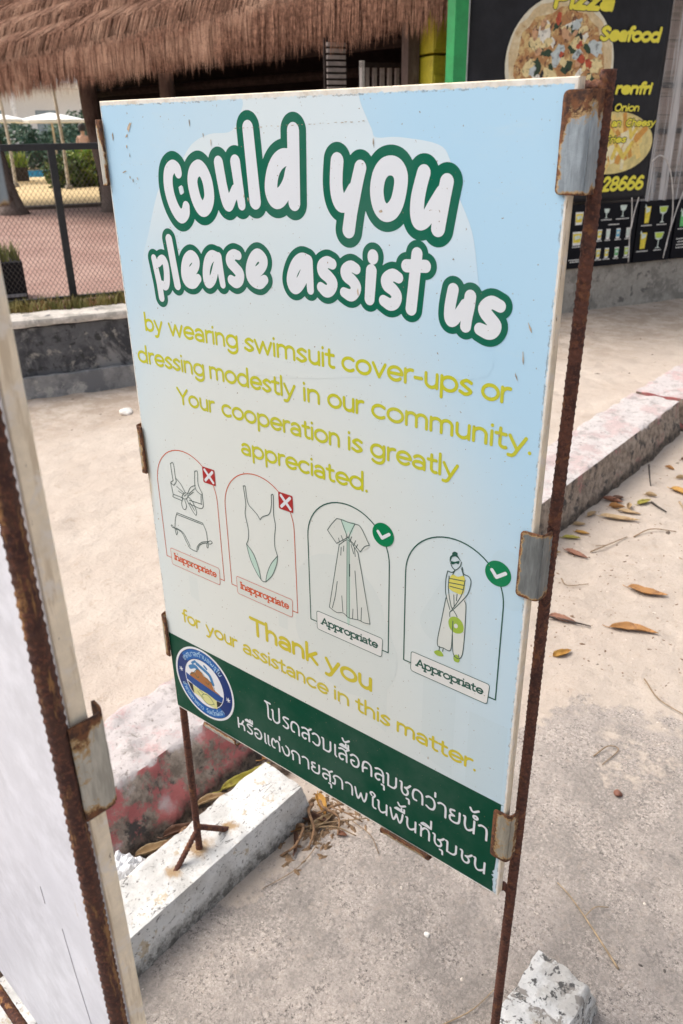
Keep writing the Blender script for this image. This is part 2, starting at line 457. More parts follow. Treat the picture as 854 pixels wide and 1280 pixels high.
def clip(prof, axis, t0, t1, mat, parent, rustend=.0, th=.0022, corner=.006):
    """profile points (a, y) swept along the board edge; axis 'z' = side clip, 'x' = bottom clip"""
    P = [Vector((a, b)) for a, b in prof]
    # smooth the bends
    Q = [P[0]]
    for i in range(1, len(P) - 1):
        A = P[i] + (P[i - 1] - P[i]).normalized() * .004; C = P[i] + (P[i + 1] - P[i]).normalized() * .004
        for k in range(4):
            u = k / 3; Q.append(A * (1 - u) ** 2 + P[i] * 2 * u * (1 - u) + C * u * u)
    Q.append(P[-1])
    # denser
    D = [Q[0]]
    for i in range(1, len(Q)):
        s = max(1, int((Q[i] - Q[i - 1]).length / .004))
        for k in range(1, s + 1): D.append(Q[i - 1].lerp(Q[i], k / s))
    nrm = []
    for i in range(len(D)):
        t = (D[min(i + 1, len(D) - 1)] - D[max(i - 1, 0)]).normalized(); nrm.append(Vector((-t.y, t.x)))
    L = t1 - t0; cs = [0, .0012, .003, .006]; ts = [t0 + c for c in cs]
    k = max(2, int((L - .012) / .006)); ts += [t0 + .006 + (L - .012) * i / k for i in range(1, k)]; ts += [t1 - c for c in cs[::-1]]
    vs = []; fs = []; ru = []; np_ = len(D)
    for t in ts:
        e = min(t - t0, t1 - t); cut = 0 if e >= corner else corner - math.sqrt(max(0, corner ** 2 - (corner - e) ** 2))
        for side in (0, 1):
            for i, q in enumerate(D):
                if i == 0: q = q + (D[-1 if len(D) < 3 else 2] - q).normalized() * cut
                elif i < 4 and cut: q = q + (D[5] - D[0]).normalized() * max(0, cut - i * .004)
                pos = q + nrm[i] * (th if side else 0)
                wob = .0007 * noise.noise(Vector((t * 60, i * .3, t0 * 9)))
                vs.append((pos.x, pos.y + wob, t) if axis == 'z' else (t, pos.y + wob, pos.x))
                dist = min(e, i * .004)
                g = max(0, 1 - dist / .009) * .85
                up = (t - t0) / L
                g += rustend * max(0, min(1, (up - .55) * 3 + (.25 - i * .03)))
                if i >= np_ - 4: g += .35
                ru.append(g)
    m2 = 2 * np_
    for j in range(len(ts) - 1):
        for i in range(np_ - 1):
            a = j * m2 + i
            fs.append((a, a + 1, a + 1 + m2, a + m2)); b = a + np_; fs.append((b + 1, b, b + m2, b + m2 + 1))
        for i in (0, np_ - 1):
            a = j * m2 + i; fs.append((a, a + m2, a + np_ + m2, a + np_))
    for j in (0, len(ts) - 1):
        for i in range(np_ - 1):
            a = j * m2 + i; fs.append((a, a + 1, a + 1 + np_, a + np_))
    me = fixn(mesh(vs, fs))
    at = me.attributes.new('rust', 'FLOAT', 'POINT'); at.data.foreach_set('value', ru)
    return link('clip', me, mat, parent, True)

# ------------------------------------------------------------------ the two framed boards
BW, BH, BT = .80, 1.20, .016
def make_board(parent, front, back):
    vs = []; fs = []; mi = []
    # subdivided box so that the edges keep a small bevel
    b = .0012
    for (y, i0) in ((0, b), (b, 0), (BT - b, 0), (BT, b)):
        for (x, z) in ((i0, i0), (BW - i0, i0), (BW - i0, BH - i0), (i0, BH - i0)): vs.append((x, y, z))
    fs.append((0, 1, 2, 3)); mi.append(0)
    for r in range(3):
        for k in range(4):
            a = r * 4 + k; c = r * 4 + (k + 1) % 4; fs.append((a, a + 4, c + 4, c)); mi.append(1)
    fs.append((15, 14, 13, 12)); mi.append(2)
    me = mesh(vs, fs); fixn(me)
    o = link('board', me, [front, MT['edge'], back], parent)
    me.polygons.foreach_set('material_index', mi)
    return o
ZB = .60
sign = empty('notice_sign', 'rusty framed printed notice asking visitors to wear swimsuit cover-ups, green band along its bottom', 'sign', (0, 0, ZB))

# ------------------------------------------------------------------ flat printing: strokes -> outlines -> thin printed shapes
def catmull(pts, per=6, closed=False):
    P = [np.array(p, float) for p in pts]
    if len(P) < 3: return [tuple(p) for p in P]
    n = len(P); out = []
    for i in range(n - 1):
        if closed:
            a = P[i - 1] if i > 0 else P[n - 2]; d = P[i + 2] if i + 2 < n else P[1]
        else:
            a = P[i - 1] if i > 0 else 2 * P[0] - P[1]; d = P[i + 2] if i + 2 < n else 2 * P[-1] - P[-2]
        b, c = P[i], P[i + 1]
        for k in range(per):
            t = k / per
            out.append(tuple(.5 * ((2 * b) + (c - a) * t + (2 * a - 5 * b + 4 * c - d) * t * t + (3 * b - a - 3 * c + d) * t ** 3)))
    out.append(tuple(P[-1])); return out
def contours(strokes, grow=0.0, res=.4):
    """outline loops of the union of round strokes [(x, y, r), ...]"""
    allp = np.array([p for s in strokes for p in s]); rm = allp[:, 2].max() + grow + 3 * res
    x0, y0 = allp[:, 0].min() - rm, allp[:, 1].min() - rm
    nx = int((allp[:, 0].max() + rm - x0) / res) + 3; ny = int((allp[:, 1].max() + rm - y0) / res) + 3
    D = np.full((ny, nx), 1e3, np.float32)
    for s in strokes:
        segs = list(zip(s[:-1], s[1:])) if len(s) > 1 else [(s[0], s[0])]
        for a, b in segs:
            r = max(a[2], b[2]) + grow + 2.5 * res
            i0 = max(0, int((min(a[0], b[0]) - r - x0) / res)); i1 = min(nx, int((max(a[0], b[0]) + r - x0) / res) + 2)
            j0 = max(0, int((min(a[1], b[1]) - r - y0) / res)); j1 = min(ny, int((max(a[1], b[1]) + r - y0) / res) + 2)
            X = (x0 + np.arange(i0, i1) * res)[None, :]; Y = (y0 + np.arange(j0, j1) * res)[:, None]
            dx, dy = b[0] - a[0], b[1] - a[1]; l2 = dx * dx + dy * dy
            t = np.clip(((X - a[0]) * dx + (Y - a[1]) * dy) / l2, 0, 1) if l2 > 1e-12 else np.zeros((1, 1))
            d = np.sqrt((X - a[0] - t * dx) ** 2 + (Y - a[1] - t * dy) ** 2) - (a[2] + (b[2] - a[2]) * t) - grow
            D[j0:j1, i0:i1] = np.minimum(D[j0:j1, i0:i1], d)
    D[D == 0] = 1e-6
    I = D < 0
    c = I[:-1, :-1] * 1 + I[:-1, 1:] * 2 + I[1:, 1:] * 4 + I[1:, :-1] * 8
    nxt = {}
    TB = {1: [('L', 'B')], 2: [('B', 'R')], 3: [('L', 'R')], 4: [('R', 'T')], 5: [('L', 'T'), ('R', 'B')], 6: [('B', 'T')], 7: [('L', 'T')],
          8: [('T', 'L')], 9: [('T', 'B')], 10: [('B', 'L'), ('T', 'R')], 11: [('T', 'R')], 12: [('R', 'L')], 13: [('R', 'B')], 14: [('B', 'L')]}
    for j, i in zip(*np.nonzero((c > 0) & (c < 15))):
        K = {'B': (j, i, 0), 'T': (j + 1, i, 0), 'L': (j, i, 1), 'R': (j, i + 1, 1)}
        for a, b in TB[int(c[j, i])]: nxt.setdefault(K[a], []).append(K[b])
    def pos(k):
        j, i, v = k
        if v: d0, d1 = D[j, i], D[j + 1, i]; return (x0 + i * res, y0 + (j + d0 / (d0 - d1)) * res)
        d0, d1 = D[j, i], D[j, i + 1]; return (x0 + (i + d0 / (d0 - d1)) * res, y0 + j * res)
    loops = []
    while nxt:
        k0 = next(iter(nxt)); k = k0; loop = []
        while k in nxt:
            loop.append(pos(k)); l = nxt[k]; k2 = l.pop()
            if not l: del nxt[k]
            k = k2
        if len(loop) > 3: loops.append(rdp(loop, res * .10))
    return loops
def rdp(pts, eps):
    P = np.array(pts + [pts[0]]); keep = np.zeros(len(P), bool); keep[0] = keep[-1] = True
    far = int(np.argmax(((P - P[0]) ** 2).sum(1))); keep[far] = True
    st = [(0, far), (far, len(P) - 1)]
    while st:
        a, b = st.pop()
        if b - a < 2: continue
        v = P[b] - P[a]; q = P[a + 1:b] - P[a]; l = np.hypot(*v)
        d = np.abs(q[:, 0] * v[1] - q[:, 1] * v[0]) / l if l > 1e-9 else np.hypot(q[:, 0], q[:, 1])
        k = int(np.argmax(d))
        if d[k] > eps: k += a + 1; keep[k] = True; st += [(a, k), (k, b)]
    return [tuple(p) for p in P[keep][:-1]]
def fill(loops):
    """flat mesh data from outline loops (even-odd), in the units given"""
    cu = bpy.data.curves.new('fill', 'CURVE'); cu.dimensions = '2D'; cu.fill_mode = 'BOTH'
    for l in loops:
        if len(l) < 3: continue
        sp = cu.splines.new('POLY'); sp.points.add(len(l) - 1)
        for q, p in zip(sp.points, l): q.co = (p[0], p[1], 0, 1)
        sp.use_cyclic_u = True
    o = bpy.data.objects.new('fill', cu); COL.objects.link(o)
    me = bpy.data.meshes.new_from_object(o.evaluated_get(bpy.context.evaluated_depsgraph_get()))
    bpy.data.objects.remove(o); bpy.data.curves.remove(cu)
    return me
def printed(name, loops, mat, parent, depth, map_=None, f=.001):
    """loops in millimetres on the board face; depth in millimetres in front of it"""
    me = fill(loops)
    for v in me.vertices:
        x, z = v.co.x * f, v.co.y * f
        v.co = map_(x, z, depth * .001) if map_ else (x, -depth * .001, z)
    me.update()
    return link(name, me, mat, parent)
def ell(cx, cy, rx, ry, a0=0, a1=360, n=None):
    n = n or max(4, int(abs(a1 - a0) / 15))
    return [(cx + rx * math.cos(R(a0 + (a1 - a0) * i / n)), cy + ry * math.sin(R(a0 + (a1 - a0) * i / n))) for i in range(n + 1)]
def disc(cx, cy, rx, ry=None, n=40): return ell(cx, cy, rx, ry or rx, 0, 360, n)[:-1]
def rrect(c, r):
    """rounded outline of a quad given by its corners"""
    out = []
    for i in range(len(c)):
        p = np.array(c[i], float); a = np.array(c[i - 1], float) - p; b = np.array(c[(i + 1) % len(c)], float) - p
        a = p + a / np.hypot(*a) * r; b = p + b / np.hypot(*b) * r
        out += [tuple(a * (1 - t) ** 2 + p * 2 * t * (1 - t) + b * t * t) for t in (0, .25, .5, .75, 1)]
    return out
def st(pts, r, smooth=False, closed=False):
    if smooth: pts = catmull(pts, 6, closed)
    return [(p[0], p[1], r) for p in pts]

# round geometric lettering: x-height 1, strokes are centre lines
GL = {
 'o': (1.04, [ell(.52, .5, .43, .41)]), 'n': (.88, [[(.12, .09), (.12, .91)], [(.12, .5)] + ell(.43, .58, .31, .33, 180, 0) + [(.74, .09)]]),
 'm': (1.36, [[(.12, .09), (.12, .91)], [(.12, .5)] + ell(.40, .62, .28, .29, 180, 0) + [(.68, .09)], [(.68, .55)] + ell(.96, .62, .28, .29, 180, 0) + [(1.24, .09)]]),
 'u': (.88, [[(.76, .91), (.76, .09)], [(.14, .91)] + ell(.45, .42, .31, .33, 180, 360)]),
 'r': (.58, [[(.12, .09), (.12, .91)], [(.12, .5)] + ell(.45, .54, .33, .37, 180, 75)]),
 'i': (.26, [[(.13, .09), (.13, .91)], [(.13, 1.26), (.13, 1.27)]]), 'l': (.26, [[(.13, .09), (.13, 1.4)]]),
 't': (.64, [[(.28, 1.2)] + ell(.49, .31, .21, .22, 180, 295), [(.07, .88), (.55, .88)]]),
 'd': (1.06, [ell(.5, .5, .41, .41), [(.91, .09), (.91, 1.4)]]), 'b': (1.06, [ell(.55, .5, .41, .41), [(.14, .09), (.14, 1.4)]]),
 'p': (1.06, [ell(.55, .5, .41, .41), [(.14, -.36), (.14, .91)]]), 'g': (1.06, [ell(.5, .5, .41, .41), [(.91, .91)] + ell(.51, .03, .40, .36, 0, -145)]),
 'y': (.94, [[(.1, .91), (.48, .12)], [(.86, .91), (.46, .05), (.36, -.18), (.24, -.28), (.08, -.27)]]),
 'a': (.90, [ell(.43, .58, .33, .33, 145, 0) + [(.76, .09)], ell(.43, .31, .33, .22)]),
 'e': (1.0, [[(.12, .5), (.91, .5)], ell(.52, .5, .41, .41, 0, 318)]), 'c': (.92, [ell(.52, .5, .42, .41, 48, 312)]),
 's': (.76, [catmull([(.66, .80), (.40, .91), (.14, .71), (.38, .52), (.66, .28), (.38, .09), (.08, .22)])]),
 'w': (1.3, [[(.07, .91), (.36, .09), (.65, .88), (.94, .09), (1.23, .91)]]), 'v': (.9, [[(.08, .91), (.45, .09), (.82, .91)]]),
 'f': (.56, [[(.25, .09)] + ell(.47, 1.16, .22, .24, 180, 62), [(.05, .88), (.52, .88)]]),
 'h': (.88, [[(.12, .09), (.12, 1.4)], [(.12, .5)] + ell(.43, .58, .31, .33, 180, 0) + [(.74, .09)]]),
 'k': (.80, [[(.12, .09), (.12, 1.4)], [(.70, .91), (.14, .38)], [(.32, .54), (.74, .09)]]),
 '-': (.58, [[(.1, .5), (.48, .5)]]), '.': (.26, [[(.13, .10), (.13, .11)]]), ' ': (.42, []),
 'T': (1.04, [[(.06, 1.30), (.98, 1.30)], [(.52, 1.30), (.52, .09)]]), 'Y': (1.04, [[(.05, 1.30), (.52, .64), (.99, 1.30)], [(.52, .64), (.52, .09)]]),
 'A': (1.2, [[(.12, .09), (.6, 1.3), (1.08, .09)], [(.3, .48), (.9, .48)]]), 'I': (.4, [[(.2, .09), (.2, 1.3)]]),
 'P': (.95, [[(.14, .09), (.14, 1.3)], [(.14, 1.3), (.5, 1.3)] + ell(.5, 1.0, .32, .30, 90, -90) + [(.14, .70)]]),
 'Z': (1.0, [[(.1, 1.3), (.88, 1.3), (.1, .09), (.9, .09)]]), 'z': (.8, [[(.1, .91), (.68, .91), (.1, .09), (.7, .09)]]),
 'S': (1.0, [catmull([(.84, 1.12), (.50, 1.31), (.16, 1.02), (.50, .72), (.86, .40), (.50, .08), (.12, .28)])]),
 'O': (1.3, [ell(.65, .7, .52, .61)]), 'C': (1.2, [ell(.65, .7, .52, .61, 48, 312)]),
 'F': (.85, [[(.14, .09), (.14, 1.3), (.75, 1.3)], [(.14, .74), (.62, .74)]]),
 '2': (.9, [catmull([(.12, 1.0), (.25, 1.25), (.5, 1.3), (.76, 1.05), (.6, .72), (.12, .09)]) + [(.8, .09)]]),
 '8': (.95, [ell(.47, 1.0, .3, .30), ell(.47, .4, .36, .32)]), '6': (.95, [ell(.48, .42, .36, .34), catmull([(.72, 1.2), (.5, 1.3), (.2, .95), (.12, .45)])]),
}
def word(txt, x0, x1, base, xh, r, slope=0.0, slab=False, shear=0.0, ref=0.0):
    """strokes of one word fitted between x0 and x1"""
    S = []; x = 0; 
    for ch in txt:
        adv, strokes = GL[ch]
        for s in strokes: S.append([(p[0] + x, p[1]) for p in s])
        if slab:
            stems = {'n': [(.12, .09, 0), (.74, .09, 0), (.06, .91, 1)], 'p': [(.14, -.36, 0), (.08, .91, 1)], 'r': [(.12, .09, 0), (.06, .91, 1)], 'i': [(.13, .09, 0), (.07, .91, 1)],
                     'A': [(.12, .09, 0), (1.08, .09, 0)], 'I': [(.2, .09, 0), (.2, 1.3, 0)], 'a': [(.82, .09, 1)]}.get(ch, [])
            for sx, sy, h in stems: S.append([(x + sx - (.08 if h else .14), sy), (x + sx + (.04 if h else .14), sy)])
        x += adv
    xa = min(p[0] for s in S for p in s); xb = max(p[0] for s in S for p in s)
    k = (x1 - x0 - 2 * r) / (xb - xa)
    return [[(x0 + r + (p[0] - xa) * k + shear * p[1] * xh, base + slope * (x0 + (p[0] - xa) * k - ref) + (p[1] - .5) * (xh - 2 * r) / .82 + .5 * xh, r) for p in s] for s in S]

# Thai lettering without loops, body height 1: (advance, strokes); marks sit over or under the letter before
def cm(*p): return catmull(list(p))
TH = {
 'โ': (.46, [[(.0, 1.36), (.40, 1.36)], cm((.04, 1.36), (.20, 1.1), (.20, .25), (.26, .07), (.40, .06))]),
 'ป': (.80, [cm((.06, .93), (.12, .9), (.12, .3), (.22, .08), (.42, .06), (.60, .26)) + [(.62, 1.34)]]),
 'บ': (.80, [cm((.06, .93), (.12, .9), (.12, .3), (.22, .08), (.42, .06), (.60, .26)) + [(.62, .93)]]),
 'ร': (.62, [cm((.50, .92), (.22, .90), (.12, .74), (.28, .58), (.46, .42), (.46, .18), (.30, .06), (.10, .12))]),
 'ด': (.82, [cm((.30, .12), (.14, .14), (.08, .45), (.16, .82), (.38, .93), (.60, .80), (.66, .50)) + [(.66, .05)]]),
 'ต': (.86, [cm((.30, .12), (.14, .14), (.08, .45), (.16, .86), (.28, .90), (.38, .72)), cm((.38, .72), (.48, .90), (.62, .84), (.68, .50)) + [(.68, .05)]]),
 'ค': (.84, [[(.10, .05)] + cm((.08, .40), (.16, .80), (.38, .93), (.60, .80), (.66, .50)) + [(.66, .05)], cm((.10, .30), (.22, .42), (.36, .46))]),
 'ศ': (.84, [[(.10, .05)] + cm((.08, .40), (.16, .80), (.38, .93), (.60, .80), (.66, .50)) + [(.66, .05)], cm((.10, .30), (.22, .42), (.36, .46)), [(.52, .88), (.80, 1.08)]]),
 'ล': (.76, [cm((.08, .84), (.26, .93), (.48, .88), (.58, .62)) + [(.58, .05)], cm((.58, .52), (.30, .54), (.10, .40), (.10, .16), (.24, .06), (.34, .14))]),
 'ส': (.78, [cm((.08, .84), (.26, .93), (.48, .88), (.58, .62)) + [(.58, .05)], cm((.58, .52), (.30, .54), (.10, .40), (.10, .16), (.24, .06), (.34, .14)), [(.50, .86), (.74, 1.10)]]),
 'ว': (.70, [cm((.06, .80), (.22, .93), (.46, .86), (.56, .52), (.48, .16), (.28, .06), (.08, .16))]),
 'ม': (.82, [cm((.04, .93), (.12, .9), (.13, .6)) + [(.13, .07)], cm((.13, .10), (.30, .06), (.50, .10), (.62, .32)) + [(.62, .93)]]),
 'เ': (.32, [[(.12, .93), (.12, .14), (.20, .06)]]), 'แ': (.56, [[(.12, .93), (.12, .14), (.18, .06)], [(.38, .93), (.38, .14), (.46, .06)]]),
 'อ': (.78, [cm((.08, .78), (.26, .93), (.52, .84), (.62, .50), (.52, .16), (.30, .06), (.12, .20), (.12, .44), (.30, .48))]),
 'ุ': (0, [cm((-.28, -.16), (-.16, -.16), (-.13, -.28)) + [(-.13, -.46)]]),
 'ช': (.74, [cm((.05, .90), (.14, .86), (.14, .36), (.24, .10), (.42, .08), (.53, .30), (.48, .52), (.34, .60)), cm((.34, .60), (.50, .70), (.66, .94))]),
 '่': (0, [[(-.14, 1.16), (-.14, 1.44)]]), 'า': (.64, [cm((.05, .82), (.20, .93), (.42, .86), (.48, .60)) + [(.48, .05)]]),
 'ย': (.80, [cm((.32, .93), (.12, .86), (.12, .64), (.32, .54)), cm((.32, .54), (.10, .42), (.12, .14), (.34, .06), (.56, .16), (.62, .40)) + [(.62, .93)]]),
 'น': (.82, [cm((.05, .93), (.12, .9), (.12, .4), (.20, .12), (.36, .08), (.62, .36)), [(.62, .93), (.62, .05)]]),
 'ห': (.74, [[(.10, .95), (.10, .05)], cm((.10, .40), (.34, .50), (.54, .92)), cm((.36, .54), (.54, .46), (.58, .30)) + [(.58, .05)]]),
 'ง': (.70, [cm((.04, .62), (.14, .24), (.26, .06), (.46, .12), (.56, .44), (.50, .80), (.34, .93))]),
 'ก': (.80, [[(.14, .05)] + cm((.14, .50), (.04, .66), (.16, .88), (.38, .93), (.58, .80), (.63, .50)) + [(.63, .05)]]),
 'ภ': (.84, [cm((-.02, .06), (.12, .10), (.15, .50), (.05, .66), (.17, .88), (.40, .93), (.60, .80), (.65, .50)) + [(.65, .05)]]),
 'พ': (.96, [cm((.04, .93), (.12, .40), (.22, .07), (.34, .34), (.42, .66)), cm((.42, .66), (.50, .34), (.62, .07), (.74, .40), (.80, .93))]),
 'ใ': (.50, [cm((.16, 1.06), (.08, 1.22), (.22, 1.36), (.38, 1.20), (.24, .90)) + [(.24, .2)] + cm((.24, .2), (.30, .07), (.42, .07))]),
 'ท': (.80, [cm((.04, .93), (.13, .88), (.14, .6)) + [(.14, .05)], cm((.14, .56), (.34, .90), (.54, .88), (.62, .62)) + [(.62, .05)]]),
 'พี': (0, []), 'ื': (0, [[(-.64, 1.14), (-.10, 1.14)], cm((-.64, 1.14), (-.50, 1.28), (-.30, 1.24), (-.12, 1.14)), [(-.24, 1.18), (-.24, 1.42)], [(-.08, 1.14), (-.08, 1.42)]]),
 'ี': (0, [cm((-.66, 1.14), (-.52, 1.30), (-.30, 1.26), (-.12, 1.14)), [(-.66, 1.14), (-.10, 1.14), (-.10, 1.42)]]),
 '้': (0, [cm((-.46, 1.76), (-.38, 1.60), (-.26, 1.58), (-.02, 1.80))]), '๋': (0, [[(-.10, 1.52), (-.10, 1.78)]]),
 'ํ': (0, [ell(-.16, 1.24, .11, .11)]), 'ั': (0, [cm((-.46, 1.28), (-.36, 1.14), (-.22, 1.18), (-.04, 1.40))]),
 'ะ': (.5, [cm((.06, .75), (.14, .62), (.40, .88)), cm((.06, .30), (.14, .14), (.40, .44))]),
 'จ': (.72, [cm((.10, .80), (.28, .93), (.52, .84), (.58, .50), (.50, .06)), cm((.50, .06), (.30, .26), (.14, .34))]), ' ': (.45, []),
}
def thai(txt):
    S = []; x = 0
    for ch in txt:
        adv, strokes = TH[ch]
        for s in strokes: S.append([(p[0] + x, p[1]) for p in s])
        x += adv
    return S, x
def thai_line(txt, x0, x1, b0, b1, h, r):
    S, _ = thai(txt); xa = min(p[0] for s in S for p in s); xb = max(p[0] for s in S for p in s); k = (x1 - x0 - 2 * r) / (xb - xa)
    out = []
    for s in S:
        o = []
        for p in s:
            x = x0 + r + (p[0] - xa) * k; o.append((x, b0 + (b1 - b0) * (x - x0) / (x1 - x0) + p[1] * h, r))
        out.append(o)
    return out

# ------------------------------------------------------------------ printed face of the notice
def ink(name, col, rough=.42, fade=.06):
    m, nt, p = new_mat(name); n = N(nt)
    c = n.mix(n.ramp(n.noise(7, 5, .6), .35, .7), col, tuple(min(1, v * (1 - fade) + fade * .5) for v in col))
    c = n.mix(n.ramp(n.noise(240, 3, .6), .70, .72), c, (.30, .22, .15))
    nt.links.new(c, p.inputs['Base Color']); p.inputs['Roughness'].default_value = rough
    p.inputs['Specular IOR Level'].default_value = .07
    return m
def face_mat(nm='weathered_print', cloud=False, ghost=1.0):
    m, nt, p = new_mat(nm); n = N(nt)
    x, y, z = n.xyz()
    # printed sky: blue towards the right and the top, cream in the middle
    ax = n.m('POWER', n.m('ABSOLUTE', n.m('SUBTRACT', n.m('DIVIDE', x, .8), .40)), 2.0)
    up = n.ramp(z, .62, 1.2)
    f = n.m('ADD', n.m('MULTIPLY', ax, n.ramp(z, .15, .85, 1.5, 2.3)), n.m('MULTIPLY', up, .58))
    f = n.m('ADD', f, n.m('MULTIPLY', n.m('SUBTRACT', n.noise(2.4, 4, .6), .5), .25))
    blue = n.mix(n.ramp(z, .90, 1.10), (.44, .655, .82), (.65, .745, .80)) if cloud else (.44, .655, .82)
    base = n.mix(n.ramp(f, .0, .95), (.705, .73, .695), blue)
    base = n.mix(n.ramp(n.noise(5, 6, .7, vec=n.scale((1, 1, 3))), .55, .8, 0, .25), base, (.74, .73, .68))
    if ghost != 1.0: base = n.mix(1 - ghost, base, (.45, .55, .56))
    # worn margin: print flakes off towards the edges
    e = n.m('MINIMUM', n.m('MINIMUM', n.m('SUBTRACT', x, .003), n.m('SUBTRACT', .796, x)), n.m('MINIMUM', n.m('SUBTRACT', z, .003), n.m('SUBTRACT', 1.1935, z)))
    rag = n.m('MULTIPLY', n.m('SUBTRACT', n.noise(130, 6, .8), .5), .009)
    worn = n.ramp(n.m('ADD', e, rag), .0005, -.0006)
    line = n.ramp(n.m('ABSOLUTE', n.m('SUBTRACT', n.m('ADD', e, rag), .001)), .0013, .0004)
    spot = n.ramp(n.noise(60, 6, .75), 0.48, .58)
    c = n.mix(n.m('MULTIPLY', line, n.m('MULTIPLY', spot, .55)), base, (.16, .11, .08))
    c = n.mix(worn, c, n.mix(n.ramp(n.noise(40, 5, .7), .4, .7), (.80, .76, .70), (.62, .55, .46)))
    # rust runs below the left clips, freckles
    run = n.m('MULTIPLY', n.ramp(x, .016, .002), n.m('MULTIPLY', n.ramp(z, .45, .57), n.ramp(z, .67, .60)))
    c = n.mix(n.m('MULTIPLY', run, n.ramp(n.noise(1, 5, .7, vec=n.scale((150, 1, 12))), .3, .6)), c, (.50, .33, .14))
    c = n.mix(n.ramp(n.noise(190, 3, .6), 0.68, .71), c, (.28, .20, .14))
    nt.links.new(c, p.inputs['Base Color']); p.inputs['Roughness'].default_value = .40
    p.inputs['Specular IOR Level'].default_value = .15
    nt.links.new(n.bump(n.noise(14, 4, .6), .05, .002), p.inputs['Normal'])
    return m
board = make_board(sign, face_mat(), MT['white_back'])
I_cloud = ink('ink_cloud', (.68, .75, .79)); I_green = ink('ink_outline_green', (.006, .125, .075)); I_white = ink('ink_white', (.72, .74, .775))
I_yel = ink('ink_olive_yellow', (.53, .53, .03)); I_yel2 = ink('ink_warm_yellow', (.60, .51, .045)); I_band = ink('ink_band_green', (.001, .060, .032))
I_red = ink('ink_red', (.40, .018, .018)); I_or = ink('ink_orange', (.58, .085, .02)); I_dk = ink('ink_dark_green', (.02, .09, .065)); I_badge = ink('ink_badge_green', (.002, .20, .075))
I_lbl = ink('ink_label_white', (.74, .74, .72)); I_line = ink('ink_line_grey_green', (.06, .10, .09)); I_mint = ink('ink_mint', (.50, .66, .58)); I_ghost = ink('ink_ghost', (.585, .665, .655))
I_lem = ink('ink_lemon', (.66, .60, .12)); I_lime = ink('ink_lime', (.33, .47, .06)); I_cream = ink('ink_cream', (.66, .68, .64))

def cloud(pts):
    """scalloped cloud outline through circle centres (x, y, r)"""
    return contours([[p] for p in pts], 0, 1.5)
CL = face_mat('weathered_print_cloud', True); GH = face_mat('weathered_print_ghost', False, .86)
printed('printed_cloud', [catmull([(318, 1194), (317, 1183), (294, 1155), (248, 1151), (209, 1138), (177, 1111), (127, 1079), (87, 1008), (58, 943), (61, 822), (328, 809), (585, 852), (718, 874), (707, 942), (697, 989), (685, 1043), (660, 1090), (651, 1120), (634, 1137), (579, 1145), (544, 1145), (537, 1155), (522, 1180), (517, 1194)], 5)], CL, board, .15)

